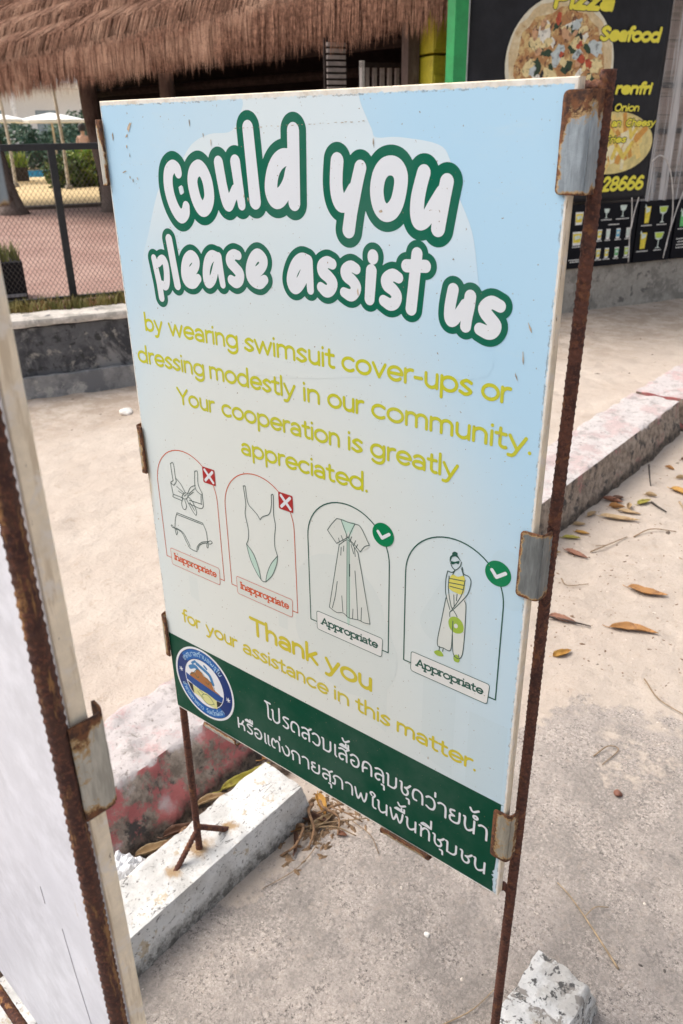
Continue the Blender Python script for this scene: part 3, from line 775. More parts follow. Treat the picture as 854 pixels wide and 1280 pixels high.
for gl_ in (contours([[(470, 440, 95), (480, 380, 110)]], 0, 2.0), contours([[(660, 480, 30), (690, 560, 22), (690, 420, 34)]], 0, 2.0), contours([[(765, 620, 22), (778, 570, 18)]], 0, 2.0),
        [[(520, 245), (520, 330), (545, 360), (570, 330), (570, 225)]], [[(640, 220), (640, 372), (700, 372), (700, 205)]], [[(725, 205), (725, 350), (790, 350), (790, 205)]], [[(330, 345), (330, 372), (352, 372), (352, 345)]], [[(90, 320), (90, 368), (115, 368), (115, 312)]]):
    printed('printed_ghost_shape', gl_, GH, board, .12 if len(gl_[0]) > 8 else .08)
HEAD = {'could': [[(173, 1098.8, 8.1), (171, 1104.8, 8.5), (162.4, 1107.3, 9.5), (152.8, 1101.1, 10.4), (148.4, 1090.4, 10.5), (147.8, 1075.7, 10.6), (151.7, 1059.6, 10.6), (159.5, 1045, 10.6), (169.9, 1036.4, 10.5), (180.7, 1041.8, 9.5), (184.2, 1051.4, 7.7)], [(219, 1106, 11.4), (208.9, 1100.7, 11.1), (203.5, 1089, 10.8), (204.8, 1074.7, 10.9), (210.2, 1059, 10.9), (219.7, 1049.6, 11.6), (230, 1053.2, 11.1), (236.7, 1063.9, 10.6), (237.7, 1075.6, 10.5), (235.7, 1088.4, 10.5), (231, 1098.5, 10.5), (225.6, 1104, 10.9), (219, 1106, 11.4)], [(262.5, 1113.5, 9.3), (264.7, 1099.1, 9.4), (267.8, 1081.5, 9.4), (271.6, 1066.4, 9.8), (276.9, 1057.6, 9.8), (285.6, 1066.9, 8.5), (293.2, 1077.2, 8.4)], [(296.7, 1114.8, 9.8), (298.5, 1099.7, 9.4), (300.6, 1082.4, 9.1), (303.4, 1065, 8), (304.3, 1058.2, 7.6)], [(325.5, 1157.8, 10.2), (331.7, 1064, 11.1)], [(397.4, 1121.8, 10.8), (388.1, 1120.8, 11.6), (378.1, 1115.2, 11.8), (369.8, 1104.5, 11.6), (365, 1091.3, 11.7), (364.1, 1079.2, 12.1), (368.8, 1070.2, 12.8), (375.8, 1069, 13.4), (386, 1075.1, 11.9), (395.5, 1089.6, 9.6), (399.7, 1103.8, 8.2)], [(408.5, 1153.5, 10.6), (406.1, 1064.7, 10.6)]],
 'you': [[(482.2, 1117.7, 10.5), (480.6, 1103, 10.6), (480.2, 1087.3, 10.7), (483.1, 1073.7, 11), (489.2, 1066.6, 11), (498.6, 1070.8, 10.5), (508, 1083.5, 9.7)], [(519.6, 1110.2, 9.5), (514.7, 1094.8, 9.6), (509.4, 1076.8, 10.1), (504.6, 1058.5, 10.2), (500.7, 1038.7, 10.3), (500, 1034.6, 10.3)], [(565.9, 1113.6, 11.3), (556.6, 1110.7, 11.1), (548.9, 1101, 10.7), (545.5, 1084.6, 10.5), (548.3, 1069.3, 10.5), (554.2, 1061.1, 10.8), (561.5, 1058.7, 11), (570.1, 1062.4, 10.9), (577.6, 1073.6, 10.2), (582, 1092.1, 10), (581.2, 1103.7, 10.6), (574.9, 1111.4, 11.2), (565.9, 1113.6, 11.3)], [(615.1, 1106, 9.6), (611, 1092.8, 9.7), (607.5, 1077.9, 10.1), (606.6, 1062.8, 10.2), (609.1, 1052.6, 10.2), (614.1, 1050.6, 9.8), (621.8, 1056, 9.2), (630.6, 1070.2, 8.5), (640.5, 1085.2, 7.8)], [(647.8, 1096.8, 9.5), (644.6, 1081.2, 9.6), (641.1, 1062.2, 9.8), (638.3, 1047.1, 9.9), (637.9, 1044.1, 9.9)]],
 'please': [[(93, 967.7, 6.5), (96.1, 949.2, 6.6), (99.9, 929.1, 7), (101.9, 905.4, 7)], [(103, 961.2, 6.5), (110.4, 966.8, 7.2), (116.8, 967.5, 7.2), (121.1, 960.1, 7.2), (121.6, 946.3, 7.2), (119.2, 932.2, 7.3), (114.5, 925.3, 6.9), (107.6, 927.2, 6.5)], [(135.6, 1000.5, 7.8), (145.2, 929.8, 7.9)], [(167.4, 949.8, 8.4), (182.3, 954.1, 8.3), (192.9, 963.5, 8.2), (194.2, 973.2, 8.9), (185.7, 978.1, 9.3), (174.4, 971.7, 9.1), (167.2, 958.9, 8.4), (166, 945.3, 8.5), (172.5, 937.9, 9.6), (184.5, 937.8, 9.5), (197, 945.1, 7.1)], [(242, 981.6, 7.8), (233.3, 982.1, 8.6), (224.6, 975.6, 8.7), (218.4, 963.2, 8), (216.3, 949.8, 8.1), (219.2, 941, 8.8), (226.8, 943.9, 8), (233.1, 951.3, 7.2), (240.5, 968.6, 6.4)], [(247.3, 982, 6.7), (248.8, 964.5, 6.7), (250.7, 950.4, 6.4), (252.1, 941, 6)], [(290.3, 987.1, 6.7), (281.6, 988, 7.5), (273.3, 982.8, 8.6), (272.5, 975.8, 9), (282, 968.5, 8.9), (290.4, 961, 9.2), (288.8, 951.6, 8.9), (280.8, 946.8, 8.6), (271.5, 949.5, 7.7)], [(312.7, 964.1, 8), (328.4, 967.1, 7.9), (339.8, 976.2, 7.7), (340.5, 985.2, 9), (331.3, 990.8, 9.1), (321.1, 984.6, 8.8), (313.3, 971.1, 8.3), (312.9, 958.4, 8.3), (320.5, 951.7, 8.6), (331.9, 950.9, 8.9), (342.1, 956.4, 7.1)]],
 'assist': [[(427.7, 990.2, 8), (416.9, 990.7, 9.5), (406.7, 984.5, 9.6), (398.6, 973.1, 9), (394.9, 960.5, 9.1), (398.2, 952.5, 9.5), (403.9, 952.3, 9.8), (413.6, 960.8, 8.9), (421.6, 975.1, 8.1)], [(428.8, 989.5, 7.2), (429.4, 970.4, 6.9), (430.4, 950.2, 6.2)], [(471.1, 989.2, 7.3), (462.2, 991, 8), (453.6, 985.7, 8.8), (454.1, 977.8, 9.2), (464.4, 970.8, 8.8), (470.5, 963.5, 9.1), (466.8, 954.6, 8.5), (458.6, 951.7, 8.5), (449.8, 956.2, 7.2)], [(512.3, 986.1, 7), (503.4, 988.7, 7.7), (494.6, 983.4, 8.5), (495.5, 976.2, 8.8), (505.5, 969.9, 8.4), (511.5, 962.2, 8.7), (508, 953.5, 8.1), (501.2, 950.5, 8.2), (490.7, 953.3, 6.9)], [(537.2, 985.7, 8.7), (534.3, 949, 8.2)], [(539.7, 1004.6, 8.6), (539.7, 1002.6, 8.6)], [(581, 980.9, 7.1), (571.7, 983.5, 8.1), (562.1, 977.6, 8.5), (563.4, 970.3, 8.8), (572.9, 964.4, 8.1), (578.4, 957.4, 8.1), (575.7, 948.8, 8.2), (567.6, 945.6, 8.2), (557.3, 949.4, 7.4)], [(608.3, 1012.3, 8.2), (601.3, 943.5, 8.5)], [(592.9, 996.8, 8.1), (621.6, 998.4, 7.9)]],
 'us': [[(662.9, 974.1, 7.9), (660.8, 962.4, 8), (659.2, 950.8, 7.9), (659.3, 940.6, 7.9), (662.2, 935.8, 7.8), (667.3, 938.3, 7.4), (673.5, 947.4, 6.7), (680.2, 958.2, 6.4)], [(687.6, 968.3, 8.1), (686.2, 955.1, 8.1), (684.1, 942.3, 7.8), (683, 931.3, 7.7)], [(728.9, 961.1, 7.5), (716.9, 964.4, 8), (708.2, 957.6, 8.4), (709.4, 951.5, 8.4), (716.9, 944.4, 8.4), (723.8, 937.1, 8.6), (720.8, 929.9, 8.7), (713.9, 927.7, 8.5), (703, 930.7, 7.7)]]}
def head(keys, grow, name_):
    S = [[(x, y, r) for x, y, r in catmull(s, 5, len(s) > 4 and s[0] == s[-1])] for k in keys for s in HEAD[k]]
    return S
for k in HEAD:
    Sk = head((k,), 0, ''); big = k in ('could', 'you')
    printed('heading_outline', contours(Sk, 12.0 if big else 8.6, .6), I_green, board, .3 if big else .34)
    printed('heading_word', contours(Sk, 0, .45), I_white, board, .5)
printed('heading_gap', [[(172.5, 1079.5), (178.5, 1081.5), (181, 1070), (175, 1067.5)]], I_cloud, board, .5)

for base_, words in ((842.5, (('by', 48, 96), ('wearing', 110, 276), ('swimsuit', 289, 473), ('cover-ups', 484, 698), ('or', 710, 753))),
                     (783, (('dressing', 17, 191), ('modestly', 203, 394), ('in', 409, 442), ('our', 456, 525), ('community.', 537, 786))),
                     (723, (('Your', 114, 210), ('cooperation', 225, 479), ('is', 494, 522), ('greatly', 535, 684))), (663, (('appreciated.', 265, 531),))):
    for t, a, b in words: printed('message_word', contours(word(t, a, b, base_, 23, 2.4), 0, .45), I_yel, board, .3)
for t, a, b, h in (('Thank', 253, 422, 296.5), ('you', 436, 540, 296)): printed('thanks_word', contours(word(t, a, b, h, 30, 3.6), 0, .45), I_yel2, board, .3)
for t, a, b in (('for', 55, 111), ('your', 125, 216), ('assistance', 229, 444), ('in', 456, 490), ('this', 503, 578), ('matter.', 591, 743)):
    printed('thanks_word', contours(word(t, a, b, 245.5, 23, 2.45, slope=-.011, ref=55), 0, .45), I_yel2, board, .3)
# green band with its chewed right end
def chew(y): return 791 - (9 * abs(noise.noise(Vector((y * .11, 3, 0)))) + 3 * abs(noise.noise(Vector((y * .5, 8, 0)))) + 1) * max(0, 1 - abs(y - 38) / 40)
printed('green_band', [[(2.5, 4)] + [(chew(y), y) for y in np.arange(4, 198, .8)] + [(795, 199), (2.5, 198)]], I_band, board, .25)
printed('thai_line', contours(thai_line('โปรดสวมเสื้อคลุมชุดว่ายน้ํา', 278, 773, 110, 107, 30, 2.05), 0, .4), I_white, board, .45)
printed('thai_line', contours(thai_line('หรือแต่งกายสุภาพในพื้นที๋ชุมชน', 196, 774, 42, 32, 27, 2.0), 0, .4), I_white, board, .45)
# ---- four outfit cards
def card(ox, mat_line, lw, mint, badge, txt, tmat):
    L = [(ox + 13, 398), (ox, 394)]
    arch = [(0 + ox + 14, 391.5), (ox, 391.5)] + [(ox, 553)] + ell(ox + 82, 553, 82, 80, 180, 0, 26) + [(ox + 164, 553), (ox + 172, 391.5)][:1] + [(ox + 164, 391.5), (ox + 152, 391.5)]
    printed('card_frame', contours([st(arch, lw)], 0, .35), mat_line, board, .32)
    q = rrect([(ox + 14, 377), (ox + 151, 377), (ox + 153, 414), (ox + 14, 414)], 5)
    printed('label_frame', contours([st(q + [q[0]], .55)], 0, .3), I_or if tmat is I_or else I_dk, board, .42)
    printed('label_plate', [q], I_lbl if tmat is not I_or else I_cream, board, .36)
    printed('label_lettering', contours(word(txt, ox + 22, ox + 144, 390, 11.5, 1.4, slab=True), 0, .25), tmat, board, .45)
    bx, by = ox + 148, 601
    if badge == 'cross':
        c = [(bx - 16, by - 15.5), (bx + 16, by - 15.5), (bx + 16, by + 15.5), (bx - 16, by + 15.5)]
        printed('badge', [rrect(c, 3)], I_red, board, .48)
        printed('badge_cross', contours([st([(bx - 10, by - 10), (bx + 10, by + 10)], 2.7), st([(bx - 10, by + 10), (bx + 10, by - 10)], 2.7)], 0, .3), I_white, board, .56)
    else:
        bx += 4
        printed('badge', [disc(bx, by + 1, 20, 19.5)], I_badge, board, .48)
        printed('badge_tick', contours([st([(bx - 9.5, by + 4), (bx - 2, by - 5), (bx + 11, by + 5)], 2.7)], 0, .3), I_white, board, .56)
card(30, I_or, .8, 0, 'cross', 'Inappropriate', I_or); card(214, I_or, .8, 0, 'cross', 'Inappropriate', I_or)
card(408, I_dk, 1.0, 1, 'tick', 'Appropriate', I_dk); card(602, I_dk, 1.0, 1, 'tick', 'Appropriate', I_dk)
lw = .72
def ln(*p, r=lw, s=True): return st(list(p), r, s and len(p) > 2)
printed('bikini_drawing', contours([ln((73.8, 600.1), (82.2, 602.1), (84.1, 573.1), (84.6, 566.2), (76.6, 556.6)), ln((73.8, 600.1), (75.6, 571), (75.8, 566.3), (68.3, 560.1), (76.6, 556.6)), ln((68.3, 560.1), (71.8, 537.2), (71, 531.7), (94.7, 530.5)), ln((71.8, 537.2), (98, 537.1)), ln((85.6, 572.8), (97.3, 564.8), (107.9, 550)), ln((114.4, 550.6), (124.4, 564.9), (138, 572.7)), ln((140.4, 601.1), (148.2, 601.9), (146.4, 577.6), (155, 561.5)), ln((140.4, 601.1), (137.1, 572.9), (141.2, 562.4), (154.4, 557.2)), ln((155, 561.5), (151.8, 530.4), (114.6, 529.8)), ln((151, 538.4), (117.2, 537.2)), ln((151.2, 555.9), (149.7, 538)), ln((107.9, 550), (100.7, 544.5), (96.9, 536.4), (105.9, 536.5), (113.1, 542), (114.2, 549.4), (107.9, 550)), ln((99.6, 537.1), (93.8, 524.8), (96.2, 514.6), (102.6, 514), (107.1, 522.5), (103.9, 533.5)), ln((109.3, 537.4), (119.7, 521.3), (130.9, 510.1), (133.9, 520.5), (125.1, 537), (115, 543.7)), ln((118.2, 532.7), (129, 519.1)), ln((110.7, 547.2), (103.5, 541.7)), ln((84.8, 556.8), (104.4, 547.9)), ln((88.3, 548.3), (102.4, 545)), ln((135.4, 565.5), (117.5, 550.2)), ln((131.2, 557.4), (117, 546.6)), ln((76.9, 499.8), (148.3, 499)), ln((75.6, 496), (147.3, 495.8)), ln((76.9, 499.8), (70.2, 485.1), (65.2, 463.7)), ln((148.3, 499), (155.8, 483.9), (157.2, 463)), ln((65.2, 463.7), (84.6, 459.6), (95.4, 442.9), (102.2, 432.5)), ln((69.4, 465), (88.1, 460.7), (100.6, 444.6), (105, 435.9)), ln((102.2, 432.5), (111.8, 430.5), (123.2, 430.5)), ln((123.2, 430.5), (126.5, 442.8), (139.5, 455.6), (157.2, 463)), ln((127.1, 435.5), (131.7, 445.7), (142.4, 454.1), (156.8, 459.9)), ln((65, 462.4), (57.4, 467.6), (54.7, 465.5), (58.3, 462.9), (65, 462.4), (66.4, 454), (68, 449.5), (71.7, 458.2), (66.7, 462.9)), ln((157.1, 462.5), (166.2, 467.3), (169.5, 463.9), (162.1, 459.1), (157, 461.2), (153.2, 451.4), (156.1, 449.4), (158.8, 458.1))], 0, .3), I_line, board, 0.4)
printed('swimsuit_fill', [rdp(catmull([(261.8, 491.1), (274.5, 477.6), (285.2, 458.3), (292.1, 429.9), (280.7, 441.4), (268.6, 462.9), (261.8, 491.1)], 4, True)[:-1], .15), rdp(catmull([(336.4, 491.7), (333.2, 474.5), (320.9, 447.7), (303.6, 427.5), (308.1, 445.8), (319.5, 469.9), (336.4, 491.7)], 4, True)[:-1], .15)], I_mint, board, 0.34)
printed('swimsuit_drawing', contours([ln((263.9, 604.7), (268.8, 606)), ln((263.9, 604.7), (267, 571.2), (263.6, 551), (268.7, 523.2), (266.9, 502.8), (261.1, 490.9)), ln((268.8, 606), (272.5, 575.1), (285.1, 564.4), (293.6, 558.4), (299.5, 550.6)), ln((299.5, 550.6), (306.9, 558.7), (322.2, 567.9), (328.4, 586), (329.8, 605.6)), ln((329.8, 605.6), (334.4, 605), (332.5, 570.9), (335.4, 550.5), (331.9, 528), (331.1, 508.3), (336.4, 491.7)), ln((261.1, 490.9), (268.6, 462.9), (280.7, 441.4), (293.5, 427.8), (303.7, 428)), ln((261.8, 491.1), (277.5, 476), (287.7, 451.5), (292, 428.5)), ln((336.4, 491.7), (333.2, 474.5), (320.9, 447.7), (303.7, 428)), ln((336.4, 491.7), (319.5, 469.9), (308.1, 445.8), (303.7, 428))], 0, .3), I_line, board, 0.4)
printed('dress_fill', [rdp(catmull([(469.9, 602.6), (505.1, 604.3), (517.8, 601.4), (534.2, 575.7), (516.3, 558.4), (511.6, 556.9), (521.3, 509.1), (535.6, 431.9), (500.6, 428.1), (491, 426.8), (450.5, 431.7), (465, 508.9), (474.2, 557.7), (468.9, 558.4), (450.4, 576.8), (469.9, 602.6)], 4, True)[:-1], .15)], I_cream, board, 0.34)
printed('dress_panel', [rdp(catmull([(478.6, 603.8), (493.5, 603.2), (506.4, 604.3), (492.6, 575.7), (478.6, 603.8)], 4, True)[:-1], .15), rdp(catmull([(489.8, 569.7), (495.6, 571.6), (494.3, 428.1), (487.7, 427.3), (489.8, 569.7)], 4, True)[:-1], .15)], I_mint, board, 0.37)
printed('dress_drawing', contours([ln((469.9, 602.6), (478.6, 603.8), (493.5, 603.2), (506.4, 604.3)), ln((469.9, 602.6), (460.2, 591), (450.4, 576.8)), ln((450.4, 576.8), (468.9, 558.4)), ln((468.9, 558.4), (490.5, 575.1)), ln((478.6, 603.8), (485.4, 589.3), (491.8, 575)), ln((506.4, 604.3), (499.8, 591.3), (492.6, 575.3)), ln((506.4, 604.3), (517.8, 601.4), (534.2, 575.7)), ln((534.2, 575.7), (525.3, 570.6), (516.3, 558.4)), ln((516.3, 558.4), (506, 566.7), (492.6, 575.3)), ln((474.2, 557.7), (493, 571.9), (511.6, 555.7)), ln((474.2, 557.7), (465, 508.9), (450.5, 431.7)), ln((511.6, 555.7), (521.3, 509.1), (535.6, 431.9)), ln((450.5, 431.7), (466, 427.3), (480, 431.5), (491, 426.8), (500.6, 428.1), (512.9, 430.4), (523.6, 429.6), (535.6, 431.9)), ln((494.3, 570), (492.7, 427.5)), ln((490.4, 568.7), (487.7, 427.3)), ln((468.7, 487.9), (463.9, 458.6), (457.1, 432.9)), ln((477.8, 463.8), (479.5, 433.9)), ln((505.6, 520.5), (507.9, 484.8), (510.7, 430.8)), ln((500.8, 447.2), (499.8, 427.8)), ln((518.4, 456.5), (517.2, 429.6)), ln((478.2, 554.3), (477.1, 539.6)), ln((483.6, 558.4), (482.9, 548.7)), ln((504.7, 562.8), (506.4, 546.9)), ln((498.2, 565.4), (503.3, 550.6)), ln((495.1, 528.9), (494.8, 507)), ln((473.1, 569.2), (474.9, 562.7)), ln((478.6, 575.6), (482.4, 567.4)), ln((499.7, 579.8), (496.2, 570.6)), ln((507.4, 575.3), (503.4, 565.9)), ln((511.2, 569.5), (508.1, 562.7))], 0, .3), I_line, board, 0.42)
printed('figure_fill', [rdp(catmull([(678.9, 542.7), (692.1, 547.6), (702.8, 550.4), (707.9, 526.5), (706.5, 446.3), (691.8, 440.6), (687.9, 475.6), (686.4, 446.2), (662.7, 448), (668.7, 496.1), (674, 533.5), (678.9, 542.7)], 4, True)[:-1], .15)], I_cream, board, 0.34)
printed('figure_top', [rdp(catmull([(682.6, 575.7), (691.8, 575.3), (701.1, 579.8), (704.1, 568.9), (701.7, 549.9), (689.7, 547.9), (678.5, 551.2), (677.4, 564.2), (682.6, 575.7)], 4, True)[:-1], .15)], I_lem, board, 0.38)
printed('figure_bag', [rdp(catmull([(680.1, 495.5), (684.6, 504.4), (694.4, 507.5), (703.2, 502.2), (706.4, 490.9), (701.9, 482.7), (692.2, 479.4), (683.2, 484), (680.1, 495.5)], 4, True)[:-1], .15)], I_lime, board, 0.41)
printed('figure_bag_hole', [rdp(catmull([(689.9, 493.1), (692.8, 496), (695.8, 494.7), (696.3, 491.1), (693.7, 488.2), (690.4, 489), (689.9, 493.1)], 4, True)[:-1], .15)], I_cream, board, 0.44)
printed('figure_sandals', [rdp(catmull([(657.4, 430.5), (664.2, 436.7), (670.2, 436.6), (674.4, 429.8), (664.2, 426.4), (657.4, 430.5)], 4, True)[:-1], .15), rdp(catmull([(691.9, 438), (697.9, 442.8), (702.5, 437.4), (701.2, 430.2), (693.6, 429.5), (691.9, 438)], 4, True)[:-1], .15)], I_lime, board, 0.41)
printed('figure_hair', [rdp(catmull([(677.5, 594.3), (677.1, 602.4), (680.5, 607.1), (680.8, 610.7), (684.4, 613.7), (689.2, 613), (689.4, 609.3), (693.7, 604.4), (695.1, 600.9), (692.1, 603.9), (686.5, 606.5), (681.1, 603.7), (679, 598.3), (677.5, 594.3)], 4, True)[:-1], .15), rdp(catmull([(679.1, 596.5), (685.8, 597.7), (692.7, 601.5), (691.8, 596), (687.1, 595.8), (683.6, 592.8), (680.3, 592.6), (679.1, 596.5)], 4, True)[:-1], .15)], I_dk, board, 0.41)
printed('figure_drawing', contours([ln((678.8, 593.5), (682, 587.5), (687.7, 585.1), (694.4, 592.9), (696.3, 600.6)), ln((687.7, 585.1), (682, 579.1), (674.7, 579)), ln((697.9, 592.9), (700.9, 583.3), (709.3, 581.5), (713.3, 573.4), (709.8, 554.1), (701.1, 538.7), (689.9, 522.1), (682.9, 513.1)), ln((674.7, 579), (672.4, 564.9), (672.6, 545.4), (675.8, 531.7), (681.5, 516.3)), ln((677.5, 571.5), (677.4, 549.6), (682.2, 526.6), (685.7, 517.9)), ln((703.8, 573.6), (700.4, 550.7), (691.9, 530.3), (685.6, 519.2)), ln((674, 533.5), (668.7, 496.1), (662.7, 448), (673.7, 444.7), (686.4, 446.2), (687.9, 475.6), (691.8, 440.6), (706.5, 446.3), (707.9, 526.5), (704.6, 540.1)), ln((686.8, 543.2), (688.5, 524)), ln((692.2, 546.4), (691.6, 535.1)), ln((682.2, 504), (681.8, 511.4), (686.4, 517), (691.6, 512.7), (694.3, 508.3)), ln((687.9, 475.6), (687.7, 498.5)), ln((673.7, 444.7), (672.7, 437.7)), ln((667.2, 444.6), (666.3, 436.2)), ln((692.2, 440.8), (693.2, 437.3)), ln((700.4, 443.9), (701.4, 439.6)), ln((677.7, 567.9), (701.6, 571.6)), ln((678, 560.8), (703.2, 565)), ln((679.5, 555.2), (702.4, 557.5)), ln((686.5, 584.2), (683.3, 576)), ln((696.9, 590.2), (701.1, 579.8))], 0, .3), I_line, board, 0.43)

# ---- round seal
ex, ey = 102, 108
printed('seal_rim', [disc(ex, ey, 88.5, 87, 72)], I_white, board, .35)
printed('seal_ring', [disc(ex, ey, 83.5, 82, 72)], ink('ink_navy', (.012, .035, .16)), board, .4)
printed('seal_arc', [[(ex + 82 * math.cos(R(a)), ey + 80.5 * math.sin(R(a))) for a in range(50, 141, 5)] + [(ex + 60 * math.cos(R(a)), ey + 60 * math.sin(R(a))) for a in range(140, 49, -5)],
                     [(ex + 82 * math.cos(R(a)), ey + 80.5 * math.sin(R(a))) for a in range(205, 316, 5)] + [(ex + 60 * math.cos(R(a)), ey + 60 * math.sin(R(a))) for a in range(315, 204, -5)]], ink('ink_blue', (.01, .11, .38)), board, .43)
printed('seal_sky', [disc(ex, ey, 58.5, 58, 60)], I_white, board, .47)
def inside(l, rr=57): return [(ex + (x - ex) * min(1, rr / max(1e-6, math.hypot(x - ex, y - ey))), ey + (y - ey) * min(1, rr / max(1e-6, math.hypot(x - ex, y - ey)))) for x, y in l]
printed('seal_cloud', contours([st([(62, 134), (78, 142), (90, 134)], 5, True), st([(85, 152), (104, 146), (122, 138), (130, 120)], 4.5, True), st([(70, 148), (80, 156)], 3), st([(108, 156), (114, 152)], 3)], 0, .6), ink('ink_seal_blue', (.05, .20, .42)), board, .5)
printed('seal_mountain', [inside([(58, 112), (64, 122), (76, 126), (84, 138), (96, 136), (104, 128), (114, 128), (126, 120), (132, 106), (146, 102), (156, 96), (156, 90), (58, 104)])], ink('ink_seal_brown', (.36, .15, .05)), board, .53)
printed('seal_sea', [inside([(44, 114), (60, 110), (90, 106), (120, 102), (160, 98), (160, 80), (130, 80), (96, 84), (66, 90), (44, 96)])], ink('ink_seal_sea', (.015, .07, .27)), board, .56)
I_slv = ink('ink_seal_black', (.02, .02, .03))
for q in ([(48, 92), (64, 90), (66, 66), (52, 68)], [(136, 80), (158, 80), (156, 58), (136, 56)]): printed('seal_sleeve', [inside(q)], I_slv, board, .56)
printed('seal_hands', [[(64, 88), (84, 86), (108, 86), (136, 80), (136, 58), (120, 56), (100, 58), (84, 66), (66, 68)]], ink('ink_seal_hand', (.62, .62, .28)), board, .59)
printed('seal_linework', contours([ln((78, 78), (92, 66), (104, 58), (116, 60), (126, 66)), ln((84, 84), (98, 80), (110, 82), (122, 74), (128, 66)), ln((98, 80), (90, 72), (96, 68)), ln((58, 114), (70, 122), (84, 137), (98, 135), (110, 127), (128, 120), (134, 106)), ln((76, 122), (82, 116), (88, 120)), ln((108, 116), (114, 112), (118, 118))], 0, .3), I_dk, board, .62)
def ring_text(txt, a0, a1, rad, h, r, up=True):
    S, w_ = thai(txt); out = []
    for s in S:
        o = []
        for x, y in s:
            a = R(a0 + (a1 - a0) * x / w_); q = rad + (y * h if up else -y * h); o.append((ex + q * math.cos(a), ey + q * math.sin(a), r))
        out.append(o)
    return out
I_stx = ink('ink_seal_text', (.40, .60, .78))
for q in (ring_text('เทศบาลตําบลพรุใน', 146, 38, 65, 10, .75), ring_text('อําเภอเกาะยาว', 200, 262, 76, 9.5, .7, False), ring_text('จังหวัดพังงา', 268, 318, 76, 9.5, .7, False)): printed('seal_lettering', contours(q, 0, .3), I_stx, board, .5)
for sx, sy in ((ex - 71, ey + 8), (ex + 71, ey - 8)):
    stars = []
    for a in (20, 80, 140): stars.append(st([(sx - 5.5 * math.cos(R(a)), sy - 5.5 * math.sin(R(a))), (sx + 5.5 * math.cos(R(a)), sy + 5.5 * math.sin(R(a)))], .9))
    printed('seal_star', contours(stars, 0, .3), I_white, board, .5)
# chips where the print came off
rc = random.Random(3); chips = []
def flake(x, y, rx, ry, a=0):
    o = []
    for i in range(11):
        q = 2 * math.pi * i / 11; k = rc.uniform(.5, 1.1); u, v = rx * k * math.cos(q), ry * k * math.sin(q)
        o.append((x + u * math.cos(a) - v * math.sin(a), y + u * math.sin(a) + v * math.cos(a)))
    chips.append(o)
for x, y, rx, ry, a in ((68, 1162, 11, 3.5, .9), (60, 1150, 4, 2, .5), (57, 1135, 1.6, 3, 0), (62, 1122, 1, 3, 0), (44, 1098, 6, 1, .3), (63, 1085, 1.5, 3, 0), (56, 1090, 1.4, 2.4, 0), (75, 1088, 1.2, 3, .4), (25, 1150, 2, 7, 0), (208, 1166, 1, 6, 0), (235, 1150, 1, 4, 0), (250, 1140, 1, 5, 0), (318, 1066, 1.4, 4, 0),
                        (310, 1070, 1.2, 3, 0), (552, 1060, 3, 2.4, 0), (515, 956, 1.5, 6, .2), (540, 1140, 1, 6, 0), (770, 940, 1.2, 7, .5), (764, 905, 1, 9, .1), (757, 880, 1, 6, .4), (64, 406, 1.6, 1.6, 0), (100, 398, 7, 3, .4), (18, 470, 2.2, 2.4, 0), (740, 800, 1.6, 3, 0), (470, 240, 1, 4, 0), (330, 245, 1, 4, 0), (655, 218, 1, 3, 0)):
    flake(x, y, rx, ry, a)
for k in range(16): flake(rc.uniform(20, 780), rc.uniform(680, 1170), rc.uniform(.5, 1.2), rc.uniform(.6, 1.6), rc.uniform(0, 3))
for k in range(26): flake(300 + k * 9 + rc.uniform(-3, 3), 1158 + k * .2 + rc.uniform(-.6, .6), rc.uniform(1, 4), rc.uniform(.3, .6), 0)
chip_m = simple('chipped_print', (.40, .31, .22), .9, var=.5, scale=60)
for k, ch in enumerate(chips): printed('paint_chip', [ch], chip_m, board, .66 + .002 * k)

# ------------------------------------------------------------------ frame of the notice: posts, rods, clips
def frame(root, mat, posts, rods, r=.008, rib=.0019, pw=1.4):
    for (a, b) in posts: rebar(a, b, r, 'post', mat, root, rib=rib, pw=pw)
    for (a, b) in rods: rebar(a, b, r * .86, 'crossbar', mat, root)
frame(sign, MT['rust'], [((.8185, .0275, 1.206), (.8075, .0275, -.56)), ((-.001, .0275, 1.19), (-.0235, .0275, -.50))],
      [((-.001, .0265, 1.176), (.819, .0265, 1.190)), ((-.004, .0265, -.004), (.812, .0265, -.004))])
def side(tip, out, back=.026): return [(tip, -.0028), (out, -.0028), (out + (.004 if out > tip else -.004), .0035), (out + (.006 if out > tip else -.006), back)]
clip(side(.7855, .815), 'z', 1.087, 1.188, cm_grey, sign, .75)
clip(side(.783, .812), 'z', .580, .679, cm_mid, sign)
clip(side(.7805, .808), 'z', .086, .186, cm_rust, sign)
clip(side(.004, -.011), 'z', 1.076, 1.174, cm_pale, sign, .5, corner=.003)
clip(side(.006, -.009), 'z', .563, .658, cm_rust, sign, corner=.003)
clip(side(.004, -.010), 'z', .136, .236, cm_rust, sign, corner=.003)
clip([(.004, -.0028), (-.009, -.0028), (-.012, .004), (-.013, .024)], 'x', .090, .188, cm_pale, sign, corner=.003)
clip([(.004, -.0028), (-.009, -.0028), (-.012, .004), (-.013, .024)], 'x', .562, .665, cm_rust, sign, corner=.003)
rebar((-.0205, .030, -.412), (-.017, -.064, -.490), .0068, 'brace', MT['rust'], sign)
rebar((-.0205, .026, -.405), (-.011, .120, -.490), .0068, 'brace', MT['rust'], sign)

